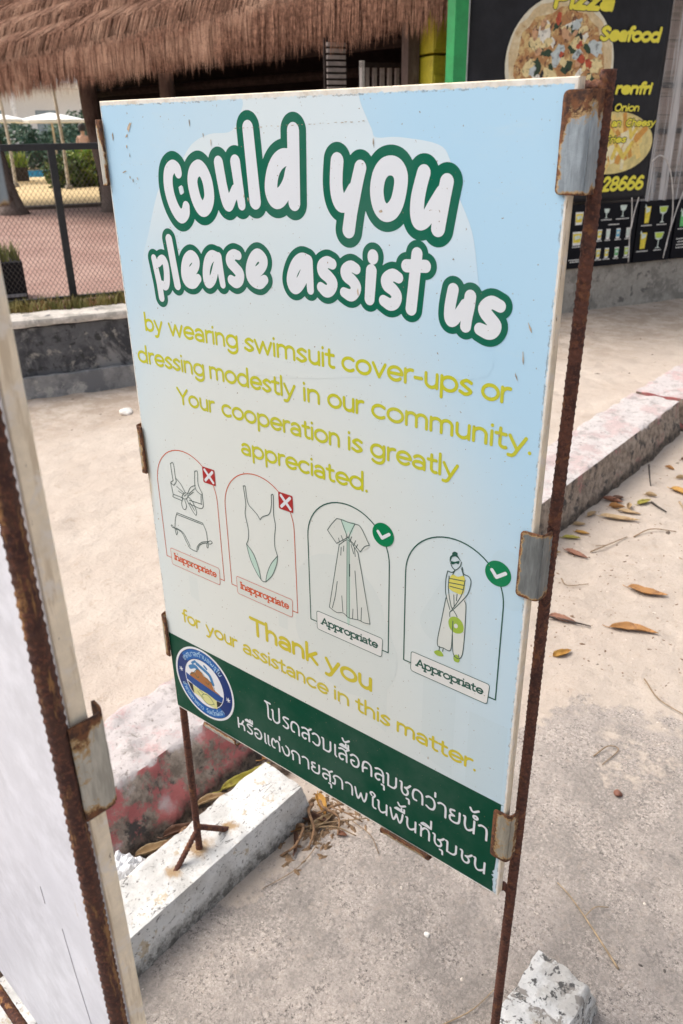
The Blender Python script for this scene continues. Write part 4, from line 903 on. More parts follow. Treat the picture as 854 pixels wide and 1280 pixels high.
# ------------------------------------------------------------------ the second board, seen from its bare back
blank = empty('notice_sign', 'bare white back of a second rusty framed board at the left edge', 'sign', (.711, -.61, .617), R(175))
make_board(blank, simple('plain_white_front', (.74, .76, .76), .45, var=.06), MT['white_back'])
frame(blank, MT['rust_bright'], [((.0005, .0255, 1.205), (.0085, .0255, -.56)), ((.798, .0255, 1.20), (.80, .0255, -.535))],
      [((.0, .0255, 1.185), (.80, .0255, 1.185)), ((.004, .0265, -.034), (.80, .0265, -.034))], .0083, .0011, 1.0)
clip([(.014, -.0105), (-.0015, -.0095), (-.0048, -.005), (-.0048, .0205)], 'z', .628, .724, cm_brown, blank, .35, corner=.003)
clip([(.014, -.0105), (-.0015, -.0095), (-.0048, -.005), (-.0048, .0205)], 'z', .08, .175, cm_rust, blank, corner=.004)
clip([(.014, -.0105), (-.0015, -.0095), (-.0048, -.005), (-.0048, .0205)], 'z', 1.10, 1.197, cm_grey, blank, corner=.004)
scr = MB()
for pts in ([(.125, .0164, .375), (.118, .0164, .31), (.105, .0164, .22), (.098, .0164, .13)], [(.16, .0164, .41), (.158, .0164, .385)], [(.13, .0164, .19), (.128, .0164, .178)]):
    scr.tube(pts, .0004, 4)
scr.build('scratch', simple('scratch_grey', (.50, .48, .51), .7), blank)

# ------------------------------------------------------------------ street wall with a pale coping, left
wall_m = layered('blackened_render', (.12, .12, .125), [((.05, .05, .055), 2.3, .44, .56), ((.24, .235, .23), 2.6, .52, .63), ((.30, .28, .25), 9, .56, .66), ((.045, .045, .045), 14, .54, .62)], .9, .5, 25, .01)
cope_m = layered('pale_coping', (.66, .60, .53), [((.42, .38, .33), 5, .50, .62), ((.2, .19, .18), 12, .57, .64)], .9, .4, 40, .004)
wl = empty('low_street_wall', 'low blackened concrete wall with a pale worn top under the chain-link fence', 'wall')
wl.matrix_world = YARD
foot_m = layered('wall_foot', (.27, .265, .26), [((.16, .16, .165), 3, .48, .60), ((.40, .38, .35), 8, .54, .64)], .9, .4, 30, .006)
rough_block([(-9, 0, -.3), (3.6, 0, -.3), (3.6, .26, -.3), (-9, .26, -.3), (-9, .012, .50), (3.6, .012, .50), (3.6, .26, .50), (-9, .26, .50)], wall_m, 'wall_body', wl, .09, .02, .006, 4, 0, 2)
rough_block([(-9, -.02, .501), (3.6, -.02, .501), (3.6, .30, .501), (-9, .30, .501), (-9, -.012, .562), (3.6, -.012, .562), (3.6, .29, .562), (-9, .29, .562)], cope_m, 'coping', wl, .07, .018, .012, 5, .02, 3)
rough_block([(-9, -.055, -.3), (3.6, -.055, -.3), (3.6, -.003, -.3), (-9, -.003, -.3), (-9, -.05, .155), (3.6, -.05, .155), (3.6, -.003, .155), (-9, -.003, .155)], foot_m, 'wall_foot', wl, .06, .012, .016, 5, .02, 6)

# weeds between coping and fence, kept as one mat of blades
def blades(n, place, h, wd, mat, name, seed=1, lean=.5):
    r = random.Random(seed); vs = []; fs = []
    for _ in range(n):
        p = Vector(place(r)); a = r.uniform(0, 6.28); hh = h * r.uniform(.4, 1.15); w_ = wd * r.uniform(.6, 1.3)
        t = Vector((math.cos(a), math.sin(a), 0)); o = Vector((-t.y, t.x, 0)) * lean * hh * r.uniform(.1, 1)
        i = len(vs); vs += [p - t * w_, p + t * w_, p + o * .4 + ZUP * hh * .6 + t * w_ * .7, p + o * .4 + ZUP * hh * .6 - t * w_ * .7, p + o + ZUP * hh]
        fs += [(i, i + 1, i + 2, i + 3), (i + 3, i + 2, i + 4)]
    return link(name, mesh(vs, fs), mat)
def leafy(name, cols, rough=.7):
    m, nt, p = new_mat(name); n = N(nt)
    c = n.mix(n.ramp(n.noise(3.2, 3, .6), .35, .65), cols[0], cols[1]); c = n.mix(n.ramp(n.noise(11, 2, .5), .55, .62), c, cols[2])
    nt.links.new(c, p.inputs['Base Color']); p.inputs['Roughness'].default_value = rough
    return m
grass_m = leafy('weeds', ((.12, .13, .03), (.24, .19, .05), (.34, .20, .08)))
tag(blades(7500, lambda r: B(r.uniform(-3, 3.5), r.uniform(.24, .52), .55), .085, .005, grass_m, 'weed_strip', 4, 1.0), 'dry green and brown weeds along the foot of the chain-link fence', 'weeds', kind='stuff')

# ------------------------------------------------------------------ chain-link fence
fm = simple('black_fence_steel', (.018, .019, .022), .55, .2, bump=.1)
wire_m = simple('fence_wire', (.10, .085, .075), .5, .5)
fence = empty('chain_link_fence', 'black steel chain-link fence on top of the blackened low wall', 'fence')
fence.matrix_world = YARD
FD = .52
for s in (-3.88, -1.68, .52, 2.72): MB().box((s - .026, FD - .026, PLAT - .05), (s + .026, FD + .026, 1.66)).build('fence_post', fm, fence, bevel=.004)
MB().box((-6, FD - .022, 1.645), (3.4, FD + .022, 1.69)).build('top_rail', fm, fence, bevel=.004)
MB().box((-6, FD - .02, .585), (3.4, FD + .02, .61)).build('bottom_rail', fm, fence)
wm = MB()
h0, h1 = .60, 1.63
pit = .034
for k in range(int((3.4 + 6 + 1.3) / pit)):
    s = -6.6 + k * pit
    for sg in (1, -1):
        a = (s, h0) if sg > 0 else (s + (h1 - h0) * .72, h0)
        b = (s + (h1 - h0) * .72, h1) if sg > 0 else (s, h1)
        wm.tube([(a[0], FD + .004 * sg, a[1]), (b[0], FD + .004 * sg, b[1])], .0016, 4, False)
wm.build('wire_mesh', wire_m, fence, normals=False)

# ------------------------------------------------------------------ planter behind the fence
pl = empty('planter_box', 'black planter box with dry grass on top just behind the chain-link fence', 'planter')
pl.matrix_world = YARD
MB().box((-.75, .74, PLAT), (.20, 1.25, .86)).build('box', simple('black_box', (.012, .011, .014), .7, spec=.15), pl, bevel=.008)
MB().box((-.76, .725, .60), (.19, .742, .622)).build('trim_strip', simple('grey_trim', (.28, .28, .29), .5), pl)
o = blades(900, lambda r: (r.uniform(-.72, .18), r.uniform(.77, 1.2), .85), .13, .006, leafy('planter_grass', ((.16, .17, .04), (.25, .20, .07), (.3, .24, .12))), 'grass_tuft', 8, .7); o.parent = pl

# ------------------------------------------------------------------ thatched hut
hut = empty('thatched_hut', 'open hut with a shaggy brown palm-thatch roof on crooked log posts behind the fence', 'hut')
ZE0, ZE1 = 2.30, 2.60
Ea = WA + E1 * .755 + E2 * 8.396 + ZUP * ZE0
Eb = WA + E1 * 4.049 + E2 * .891 + ZUP * ZE1
ed = (Eb - Ea); EL = ed.length; ed.normalize()
Ea = Ea - ed * 5.0
EL += 5.0
hn = Vector((-ed.y, ed.x, 0)).normalized()
if hn.dot(Vector((cam.location.x, cam.location.y, 0)) - Ea) > 0: hn = -hn
slope_v = (hn * math.cos(R(38)) + ZUP * math.sin(R(38)))
dn = -slope_v
th_m, tnt, tp = new_mat('palm_thatch'); n = N(tnt)
c = n.mix(n.ramp(n.noise(26, 5, .7), .3, .7), (.115, .055, .036), (.41, .225, .15)); c = n.mix(n.ramp(n.noise(1.3, 4, .6), .45, .7), c, (.50, .31, .215))
c = n.mix(n.ramp(n.noise(90, 2, .5), .58, .66), c, (.09, .045, .04)); tnt.links.new(c, tp.inputs['Base Color']); tp.inputs['Roughness'].default_value = .95; tp.inputs['Specular IOR Level'].default_value = .1
def strands(rows, o0, o1, dens, hang, seed, wid=.0066, ln=.50):
    r = random.Random(seed); vs = []; fs = []
    L = (o1 - o0).length; u = (o1 - o0) / L; out = (-hn)
    for (t, sag) in rows:
        for layer in range(3):
            m = int(L * dens)
            for k in range(m):
                x = r.uniform(0, L); l = ln * (1.45 if sag < .3 else .76) * r.uniform(.62, 1.15) * (1 + .16 * noise.noise(Vector((x * 1.7, t * 3, seed))) + .12 * noise.noise(Vector((x * 6, t * 3, seed))))
                p = o0 + u * x + hang[0] * t + ZUP * (.035 * layer + r.uniform(-.03, .03)) + out * .02 * layer
                d = (hang[1] * (1 - sag) + ZUP * (.20 if sag < .3 else -sag)).normalized() + u * .16 * noise.noise(Vector((x * 5, t * 7, seed))) + u * r.gauss(0, .045) + ZUP * r.gauss(0, .03)
                d2 = (hang[1] * (1 - sag) * .55 - ZUP * (sag + .5)).normalized() + u * r.gauss(0, .06)
                w_ = wid * r.uniform(.5, 1.4); s = (u * math.cos(.5) + out * r.uniform(-.6, .6)).normalized() * w_
                q1 = p + d * l * .55; q2 = q1 + d2 * l * .45; i = len(vs)
                vs += [p - s, p + s, q1 + s * .8, q1 - s * .8, q2]
                fs += [(i, i + 1, i + 2, i + 3), (i + 3, i + 2, i + 4)]
    return vs, fs
TUP = ZUP * .27 - hn * .05
vs, fs = strands([(.0, .93), (.10, .8)] + [(.26 + .54 * k, .06) for k in range(1, 7)], Ea + TUP, Eb + ed * .15 + TUP, 190, (slope_v, dn), 5)
link('thatch', mesh(vs, fs), th_m, hut)
RL = 4.4
ra, rb = Ea + slope_v * .22 + ZUP * .12, Eb + ed * .1 + slope_v * .22 + ZUP * .12
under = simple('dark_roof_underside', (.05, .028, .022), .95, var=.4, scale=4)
rm = MB(); up1 = slope_v * RL
rm.hexa([ra, rb, rb + up1, ra + up1, ra + ZUP * .08, rb + ZUP * .08, rb + up1 + ZUP * .08, ra + up1 + ZUP * .08])
back_dn = (hn * math.cos(R(38)) - ZUP * math.sin(R(38)))
rm.hexa([ra + up1, rb + up1, rb + up1 + back_dn * RL, ra + up1 + back_dn * RL] + [p + ZUP * .08 for p in (ra + up1, rb + up1, rb + up1 + back_dn * RL, ra + up1 + back_dn * RL)])
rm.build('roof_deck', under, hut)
fa, fb = ra + up1 + back_dn * RL, rb + up1 + back_dn * RL
vs, fs = strands([(0, .75), (.05, .9)], fa, fb, 13, (-back_dn, back_dn), 6, .016, .42)
link('rear_fringe', mesh(vs, fs), th_m, hut)
log_m = layered('bark_log', (.19, .15, .13), [((.09, .065, .055), (7, 7, 2), .5, .68), ((.28, .23, .20), 5, .6, .75)], .95, .6, 30, .01)
def log_post(p0, p1, r0, r1, fl=1.5):
    pts = []; rr = []
    for i in range(13):
        t = i / 12; p = Vector(p0).lerp(Vector(p1), t); p += (E1 * noise.noise(Vector((t * 2.5, p0[0], 1))) + E2 * noise.noise(Vector((t * 2.5, p0[0], 9)))) * .06
        pts.append(p); rr.append((r0 * (1 - t) + r1 * t) * (1 + (fl - 1) * max(0, 1 - t * 5) ** 2) * (1 + .06 * noise.noise(Vector((t * 9, 3, 3)))))
    MB().tube(pts, rr, 14).build('log_post', log_m, hut, True)
log_post(B(2.27, 8.80, PLAT - .1), B(2.12, 9.1, 3.3), .165, .13, 1.35)
log_post(B(.70, 9.25, PLAT - .1), B(.42, 9.6, 2.75), .17, .14, 1.9)
log_post(B(.72, 9.2, PLAT + .15), B(.18, 8.6, 1.55), .06, .05, 1.0)
log_post(B(3.05, 7.2, PLAT - .1), B(3.0, 7.2, 3.2), .12, .11, 1.2)
dark = simple('dark_timber', (.025, .018, .016), .85, var=.4, spec=.15)
bm_ = MB()
for (a, b, r_) in (((1.9, 8.0, 2.52), (4.6, 1.6, 2.58), .07), ((2.3, 9.5, 2.35), (5.4, 2.6, 2.40), .06)):
    bm_.tube([B(*a), B(*b)], r_, 8)
bm_.build('roof_beam', dark, hut)
# back wall of the bar, coloured near-black for the shade under the thatch
MB().hexa([B(2.42, 11.0, PLAT), B(6.9, 2.2, PLAT), B(7.0, 2.4, PLAT), B(2.52, 11.2, PLAT), B(2.42, 11.0, 3.4), B(6.9, 2.2, 3.6), B(7.0, 2.4, 3.6), B(2.52, 11.2, 3.4)]).build('back_wall', simple('bar_back_wall_shade', (.012, .009, .009), .9, var=.5, scale=2, spec=.1), hut)

# pale louvred screens, rail and wooden post in the shade beside the shop
scr_m = simple('grey_slats', (.30, .26, .24), .8, var=.3, scale=6)
scn = empty('slatted_screen', 'grey slatted railing in the shade under the thatch beside the shop', 'railing')
scn.matrix_world = YARD
for k in range(7): MB().box((3.79 + k * .085, 2.0, 1.5), (3.83 + k * .085, 2.03, 2.315)).build('slat', scr_m, scn)
MB().box((3.74, 1.99, 2.30), (4.5, 2.05, 2.345)).build('hand_rail', dark, scn)
MB().box((3.74, 1.985, 1.4), (3.77, 2.045, 2.36)).build('end_post', simple('white_edge', (.6, .58, .55), .7), scn)
lou = empty('louvre_panel', 'pale louvred panel glimpsed in the dark between thatch and railing', 'screen')
lou.matrix_world = YARD
for k in range(8): MB().box((3.42, 2.1, 2.10 + k * .055), (3.62, 2.13, 2.135 + k * .055)).build('louvre', scr_m, lou)
MB().box((3.40, 2.131, 1.8), (3.64, 2.16, 2.56)).build('panel_frame', dark, lou)
tp_ = MB().box((3.95, 1.42, PLAT), (4.07, 1.55, 2.75)).build('timber_post', layered('brown_post', (.085, .055, .045), [((.15, .11, .09), (12, 12, 2), .5, .7)], .85, .3, 40, .003)); tp_.matrix_world = YARD
tag(tp_, 'brown timber post standing between the slatted railing and the yellow lockers', 'post')

# ------------------------------------------------------------------ yellow boxes by the green post
ym = layered('yellow_paint', (.50, .44, .03), [((.36, .28, .02), 6, .5, .75)], .5, .1, 30, .002)
for k, (z0, z1, lab) in enumerate(((1.75, 2.355, 'lower yellow locker with a small dark handle, beside the green post'), (2.375, 2.95, 'upper yellow locker partly under the thatch fringe, beside the green post'))):
    lk = empty('yellow_locker', lab, 'locker', group='yellow lockers'); lk.matrix_world = YARD
    MB().box((4.09, 1.2, z0), (4.42, 1.6, z1)).build('locker_body', ym, lk, bevel=.012)
    MB().box((4.105, 1.188, z0 + .03), (4.405, 1.2, z1 - (.16 if k == 0 else .03))).build('locker_door', ym, lk, bevel=.006)
    MB().box((4.22, 1.178, z1 - .26), (4.30, 1.19, z1 - .21)).build('handle', dark, lk)

# ------------------------------------------------------------------ shop front, right
SD = .53
shop = empty('shop_front', 'pizza shop front with green corner post, plank wall and low grey concrete base', 'shop')
shop.matrix_world = YARD
base_m = layered('shop_base_render', (.35, .325, .285), [((.22, .205, .18), 3.5, .48, .60), ((.40, .37, .33), 6, .54, .64), ((.14, .13, .12), 11, .56, .64)], .9, .5, 30, .006)
rough_block([(3.62, SD, -.3), (14, SD, -.3), (14, SD + .25, -.3), (3.62, SD + .25, -.3), (3.62, SD, .438), (14, SD, .438), (14, SD + .25, .438), (3.62, SD + .25, .438)], base_m, 'base_wall', shop, .07, .014, .006, 4, .006, 4)
MB().box((3.86, SD - .07, .463), (3.99, SD + .06, 3.3)).build('green_post', simple('green_paint', (.012, .27, .075), .5, var=.12), shop, bevel=.005)
plank_m, pn, pq = new_mat('grey_brown_planks'); n = N(pn)
_, _, zz = n.xyz()
fr = n.m('FRACT', n.m('MULTIPLY', zz, 6.0)); groove = n.ramp(fr, .05, .0)
c = n.mix(n.ramp(n.noise(1, 5, .7, vec=n.scale((3, 3, 40))), .35, .65), (.24, .19, .16), (.38, .31, .27)); c = n.mix(n.ramp(n.noise(.9, 2, .5, vec=n.scale((.2, .2, 6))), .5, .62), c, (.34, .27, .24))
pn.links.new(n.mix(groove, c, (.03, .02, .02)), pq.inputs['Base Color']); pq.inputs['Roughness'].default_value = .8
MB().box((4.45, SD + .3, .3), (14, SD + .36, 4.2)).build('plank_wall', plank_m, shop)
for k in range(3): MB().box((6.2, SD + .25, 1.24 + k * .42), (9, SD + .299, 1.285 + k * .42)).build('wall_batten', simple('dark_batten', (.03, .025, .025), .7), shop)
MB().box((3.6, SD - .35, 3.05), (14, SD + .9, 3.14)).build('shop_canopy', simple('canopy', (.2, .2, .2), .7), shop)
film, fn_, fp_ = new_mat('clear_plastic_film')
fp_.inputs['Base Color'].default_value = (.75, .75, .76, 1); fp_.inputs['Roughness'].default_value = .12; n = N(fn_); fn_.links.new(n.ramp(n.noise(1, 4, .7, vec=n.scale((16, 16, .5))), .42, .62, .08, .62), fp_.inputs['Alpha'])
fv = []; ff = []
M_ = 70
for i in range(M_ + 1):
    x = 6.17 + 1.7 * i / M_; y = SD - .02 + .022 * math.sin(i * 1.3) + .02 * noise.noise(Vector((i * .37, 0, 0)))
    fv += [(x, y, 1.04), (x, y + .01 * math.sin(i), 3.0)]
for i in range(M_): ff.append((2 * i, 2 * i + 2, 2 * i + 3, 2 * i + 1))
cur = link('plastic_curtain', mesh(fv, ff), film, None, True); cur.matrix_world = YARD
tag(cur, 'clear wrinkled plastic sheet hanging right of the black pizza banner', 'curtain')

def yflat(x, z, dep): return Vector((x, SD - .03 - dep, z))
# big pizza banner
ban = empty('menu_banner', 'large black banner with pizza and fries pictures and yellow lettering', 'banner'); ban.matrix_world = YARD
ban_m = simple('black_vinyl', (.016, .017, .022), .45, var=.3, scale=3, bump=.25, bscale=3.5, bdist=.03, spec=.22)
gv = []; gf = []
NX, NZ = 40, 36
for j in range(NZ + 1):
    for i in range(NX + 1):
        u, v = i / NX, j / NZ; x = 4.02 + 2.20 * u + .02 * v; z = 1.095 - .03 * u + (1.85 + .03 * u) * v
        gv.append((x, SD - .03 + .006 * noise.noise(Vector((u * 5, v * 4, 1))) + .004 * math.sin(u * 40) * max(0, u - .85) * 6, z))
for j in range(NZ):
    for i in range(NX): a = j * (NX + 1) + i; gf.append((a, a + 1, a + NX + 2, a + NX + 1))
bo = link('banner_sheet', mesh(gv, gf), ban_m, ban, True)
sm = bo.modifiers.new('thick', 'SOLIDIFY'); sm.thickness = .004; sm.offset = -1
MB().box((4.0, SD - .036, 1.10), (4.022, SD - .028, 2.95)).build('pale_hem', simple('hem', (.45, .47, .48), .6), ban)
P_yel = simple('print_yellow', (.80, .72, .06), .45, var=.05); P_blk = simple('print_black', (.01, .01, .01), .5)
def bprint(name, loops, mat, dep): return printed(name, loops, mat, ban, dep, yflat, 1.0)
rp = random.Random(11)
def blob(x, y, rx, ry, k=12, rough=.25, a=0):
    o = []
    for i in range(k):
        q = 2 * math.pi * i / k; f = 1 + rp.uniform(-rough, rough); u, v = rx * f * math.cos(q), ry * f * math.sin(q)
        o.append((x + u * math.cos(a) - v * math.sin(a), y + u * math.sin(a) + v * math.cos(a)))
    return o
PX, PY = 5.0, 2.24
crust = layered('printed_crust', (.66, .52, .30), [((.82, .74, .52), 6, .5, .7), ((.45, .26, .10), 9, .58, .7)], .5, 0)
sauce = layered('printed_sauce', (.45, .22, .08), [((.68, .50, .22), 11, .45, .6), ((.14, .05, .025), 16, .53, .61), ((.78, .66, .35), 20, .6, .7)], .5, 0)
bprint('pizza_plate', [ell(PX, PY, .60, .54, 0, 360, 50)[:-1]], simple('printed_plate', (.72, .69, .55), .5, var=.1), 9.2e0)
bprint('pizza_crust', [blob(PX + .0, PY, .575, .505, 40, .025)], crust, 9.6)
bprint('pizza_sauce', [blob(PX, PY - .005, .50, .44, 34, .05)], sauce, 10.0)
tops = (('squid', (.85, .82, .72), 13, .045, .10), ('herb', (.02, .05, .02), 14, .04, .095), ('cheese', (.80, .66, .34), 15, .04, .10), ('shell', (.55, .62, .62), 6, .05, .10), ('shrimp', (.62, .36, .20), 8, .035, .08), ('olive', (.012, .012, .012), 9, .02, .045), ('tomato', (.50, .08, .03), 6, .03, .055))
for q, (nm, col, cnt, lo, hi) in enumerate(tops):
    mt_ = layered('printed_' + nm, col, [(tuple(c * .45 for c in col), 22, .53, .62)], .5, 0); placed = []; tries = 0
    while len(placed) < cnt and tries < 900:
        tries += 1
        a = rp.uniform(0, 6.28); d_ = math.sqrt(rp.uniform(0, 1)); r_ = rp.uniform(lo, hi)
        x, y = PX + .43 * d_ * math.cos(a), PY + .37 * d_ * math.sin(a)
        if all(math.hypot(x - u, y - v) > (r_ + w2) * .8 for u, v, w2 in placed):
            placed.append((x, y, r_)); bprint('pizza_topping', [blob(x, y, r_ * .9, r_ * rp.uniform(.4, .7), 14, .28, rp.uniform(0, 3))], mt_, 10.3 + .25 * q + .01 * len(placed))
FX, FY = 5.70, 1.59
bprint('fries_plate', [ell(FX, FY, .50, .275, 0, 360, 44)[:-1]], simple('printed_bowl', (.70, .58, .24), .5, var=.2), 9.2)
for q in range(5):
    mt_ = layered('printed_fries', [(.80, .46, .12), (.85, .64, .22), (.66, .32, .06), (.86, .78, .50), (.80, .62, .12)][q], [((.55, .28, .05), 14, .55, .66)], .5, 0)
    for k in range(13):
        a = rp.uniform(0, 6.28); d_ = math.sqrt(rp.random()); x, y = FX + .38 * d_ * math.cos(a), FY + .18 * d_ * math.sin(a); t = rp.uniform(.3, 2.4); l = rp.uniform(.06, .11); w_ = rp.uniform(.018, .032)
        c_, s_ = math.cos(t), math.sin(t)
        bprint('fries', [rrect([(x + u * c_ - v * s_, y + u * s_ + v * c_) for u, v in ((-l, -w_), (l, -w_), (l, w_), (-l, w_))], .012)], mt_, 9.6 + .25 * q + .012 * k)
def btext(txt, x0, x1, z0, h, r, dep=12.5, sh=.18, xcap=False):
    S = word(txt, x0, x1, z0, h, r, shear=sh)
    bprint('lettering_edge', contours(S, .006, .005), P_blk, dep)
    bprint('lettering', contours(S, 0, .005), P_yel, dep + .5)
btext('Pizza', 4.86, 5.52, 2.665, .125, .021)
btext('Seafood', 5.40, 6.11, 2.435, .095, .016)
btext('renfri', 5.655, 6.09, 2.005, .082, .014)
btext('Onion', 5.67, 5.97, 1.862, .052, .0068)
btext('an', 5.655, 5.77, 1.732, .052, .0068); btext('Cheesy', 5.83, 6.20, 1.732, .052, .0068)
btext('Fries', 5.60, 5.86, 1.592, .048, .0068)
btext('28666', 5.62, 6.15, 1.155, .105, .015)

# drinks boards under the banner
blk = simple('black_print_board', (.006, .007, .011), .5, var=.2, spec=.1)
dcol = {'yellow': (.75, .62, .05), 'green': (.12, .50, .16), 'blue': (.10, .42, .62), 'pale': (.62, .72, .66), 'lime': (.50, .66, .08), 'orange': (.75, .40, .05), 'white': (.75, .75, .72)}
DM = {k: simple('print_' + k, v, .45, var=.15, scale=40) for k, v in dcol.items()}
def drinks(x0, x1, z0, z1, lab, items, caps):
    t = empty('drinks_board', lab, 'menu board', group='drinks boards under the banner'); t.matrix_world = YARD
    MB().box((x0, SD - .032, z0), (x1, SD - .006, z1)).build('board', blk, t)
    f = lambda x, z, dep: Vector((x, SD - .032 - dep, z))
    for (x, z, w_, h, col, kind) in items:
        if kind == 'glass':
            printed('drink_picture', [[(x - w_ * .4, z - h * .5), (x + w_ * .4, z - h * .5), (x + w_ * .5, z + h * .5), (x - w_ * .5, z + h * .5)]], DM['white'], t, 1, f, 1.0)
            printed('drink_picture', [[(x - w_ * .36, z - h * .30), (x + w_ * .36, z - h * .30), (x + w_ * .44, z + h * .36), (x - w_ * .44, z + h * .36)]], DM[col], t, 1.4, f, 1.0)
            printed('drink_picture', [[(x - w_ * .2, z - h * .1), (x + w_ * .38, z + h * .02), (x + w_ * .2, z + h * .25), (x - w_ * .3, z + h * .18)]], DM['pale'], t, 1.7, f, 1.0)
        elif kind == 'tall':
            printed('drink_picture', [[(x - w_ * .38, z - h * .5), (x + w_ * .38, z - h * .5), (x + w_ * .5, z + h * .5), (x - w_ * .5, z + h * .5)]], DM[col], t, 1, f, 1.0)
            printed('drink_picture', [[(x - w_ * .3, z + h * .1), (x + w_ * .3, z + h * .2), (x + w_ * .4, z + h * .4), (x - w_ * .4, z + h * .45)], [(x - w_ * .6, z + h * .45), (x - w_ * .2, z + h * .4), (x - w_ * .5, z + h * .66)]], DM['pale'], t, 1.4, f, 1.0)
        else:
            printed('drink_picture', [[(x - w_ * .5, z + h * .5), (x - w_ * .35, z + h * .1), (x - .006, z), (x - .006, z - h * .42), (x - w_ * .3, z - h * .5), (x + w_ * .3, z - h * .5), (x + .006, z - h * .42), (x + .006, z), (x + w_ * .35, z + h * .1), (x + w_ * .5, z + h * .5)]], DM['pale'], t, 1, f, 1.0)
            printed('drink_picture', [[(x - w_ * .45, z + h * .46), (x - w_ * .28, z + h * .14), (x + w_ * .28, z + h * .14), (x + w_ * .45, z + h * .46)]], DM[col], t, 1.4, f, 1.0)
    for (x, z, w_) in caps:
        loops = []
        k = x - w_ / 2
        while k < x + w_ / 2: q = rp.uniform(.008, .018); loops.append([(k, z), (k + q, z), (k + q, z + .011), (k, z + .011)]); k += q + .005
        printed('caption', loops, DM['white'], t, 1.2, f, 1.0)
it = [(5.40, .92, .10, .12, 'yellow', 'glass'), (5.40, .73, .12, .13, 'yellow', 'glass'), (5.58, .93, .07, .10, 'lime', 'glass'), (5.74, .95, .07, .09, 'pale', 'coupe'), (5.95, .965, .09, .11, 'pale', 'coupe')]
for k, x in enumerate((5.56, 5.68, 5.79, 5.92, 6.05)): it += [(x, .75, .055, .10, ('yellow', 'yellow', 'pale', 'blue', 'pale')[k], 'glass'), (x + .01, .565, .055, .10, ('green', 'yellow', 'yellow', 'green', 'lime')[k], 'glass')]
cp = [(5.74, .885, .12), (5.95, .885, .16), (5.85, .835, .14), (5.40, .645, .1), (5.40, .52, .16), (5.40, .50, .12)] + [(x, .685, .07) for x in (5.56, 5.68, 5.79, 5.92, 6.05)] + [(x, .50, .07) for x in (5.57, 5.69, 5.80, 5.93, 6.06)]
drinks(5.02, 6.145, .442, 1.045, 'wide black drinks board with rows of small shot glasses, left under the banner', it, cp)
drinks(6.165, 6.66, .442, 1.045, 'narrow black drinks board with two tall yellow drinks and two green coupes', [(6.28, .91, .075, .16, 'yellow', 'tall'), (6.49, .905, .12, .16, 'lime', 'coupe'), (6.27, .655, .085, .16, 'yellow', 'tall'), (6.48, .65, .13, .16, 'lime', 'coupe')], [(6.28, .80, .13), (6.49, .80, .13), (6.27, .545, .15), (6.48, .545, .10)])
drinks(6.685, 7.5, .442, 1.045, 'black drinks board at the right edge with a green drink and text lines', [(6.78, .85, .08, .16, 'green', 'tall'), (7.0, .85, .08, .16, 'yellow', 'tall')], [(6.78, .74, .1), (6.80, .64, .14), (6.80, .61, .1), (6.80, .58, .12), (6.82, .55, .16), (7.05, .64, .14)])
pst = empty('drinks_poster', 'faded drinks poster behind the plastic sheet, right of the telephone number', 'poster'); pst.matrix_world = YARD
MB().box((6.20, SD + .235, 1.10), (6.60, SD + .245, 1.30)).build('sheet', simple('grey_poster', (.16, .16, .17), .5, var=.3), pst)
fpo = lambda x, z, dep: Vector((x, SD + .235 - dep, z))
printed('drink_picture', [[(6.28, 1.12), (6.34, 1.12), (6.35, 1.22), (6.29, 1.22)]], DM['orange'], pst, 1, fpo, 1.0); printed('drink_picture', [blob(6.45, 1.2, .04, .05, 14, .1)], DM['yellow'], pst, 1, fpo, 1.0)
cab_m = simple('white_cable', (.66, .63, .60), .5)
for pts, lab in (([(6.06, .46), (6.03, .72), (6.03, .86), (6.0, 1.05), (5.99, 1.09)], 'white cable running straight up the left drinks boards'), ([(6.035, .80), (6.05, .95), (6.075, 1.06), (6.08, 1.09)], 'short white cable crossing beside the straight one on the drinks boards'),
                 ([(6.53, .47), (6.56, .70), (6.63, 1.0), (6.70, 1.2), (6.75, 1.4)], 'white cable slanting up between the two right drinks boards'), ([(6.545, .55), (6.57, .86), (6.53, 1.1), (6.46, 1.30), (6.38, 1.42), (6.28, 1.47), (6.19, 1.42)], 'white cable curling over in front of the plastic sheet')):
    o = MB().tube([(p[0], SD - .085, p[1]) for p in catmull(pts, 6)], .0065, 6).build('cable', cab_m, None, True); o.matrix_world = YARD
    tag(o, lab, 'cable', 'white cables on the shop front')

# ------------------------------------------------------------------ pool garden far behind the fence
def foliage(name, label, cat, ctr, size, n_, leaf, mat, seed, group=None, rows=None):
    r = random.Random(seed); vs = []; fs = []
    for _ in range(n_):
        while True:
            p = Vector((r.uniform(-1, 1), r.uniform(-1, 1), r.uniform(-1, 1)))
            if p.length <= 1 and p.length > r.uniform(.1, .95): break
        k = 1 + .35 * noise.noise(p * 2.2 + Vector((seed, 0, 0)))
        q = Vector((p.x * size[0], p.y * size[1], p.z * size[2])) * k
        a = Vector((r.gauss(0, 1), r.gauss(0, 1), r.gauss(0, .7))).normalized(); b = a.orthogonal().normalized(); b.rotate(Matrix.Rotation(r.uniform(0, 6), 3, a))
        l = leaf * r.uniform(.6, 1.3); i = len(vs); vs += [q - a * l, q + b * l * .4, q + a * l, q - b * l * .4]; fs.append((i, i + 1, i + 2, i + 3))
    root = empty(name, label, cat, ctr, R(63), group)
    link('leaves', mesh(vs, fs), mat, root)
    MB().tube([(0, 0, -size[2] * 1.0), (.02, 0, 0), (0, .02, size[2] * .4)], [.04, .03, .012], 6).build('stem', log_m, root)
    return root
gl = leafy('bright_hedge', ((.15, .27, .04), (.29, .38, .07), (.42, .46, .14))); gd = leafy('dark_shrub', ((.05, .10, .065), (.10, .17, .10), (.22, .28, .20)))
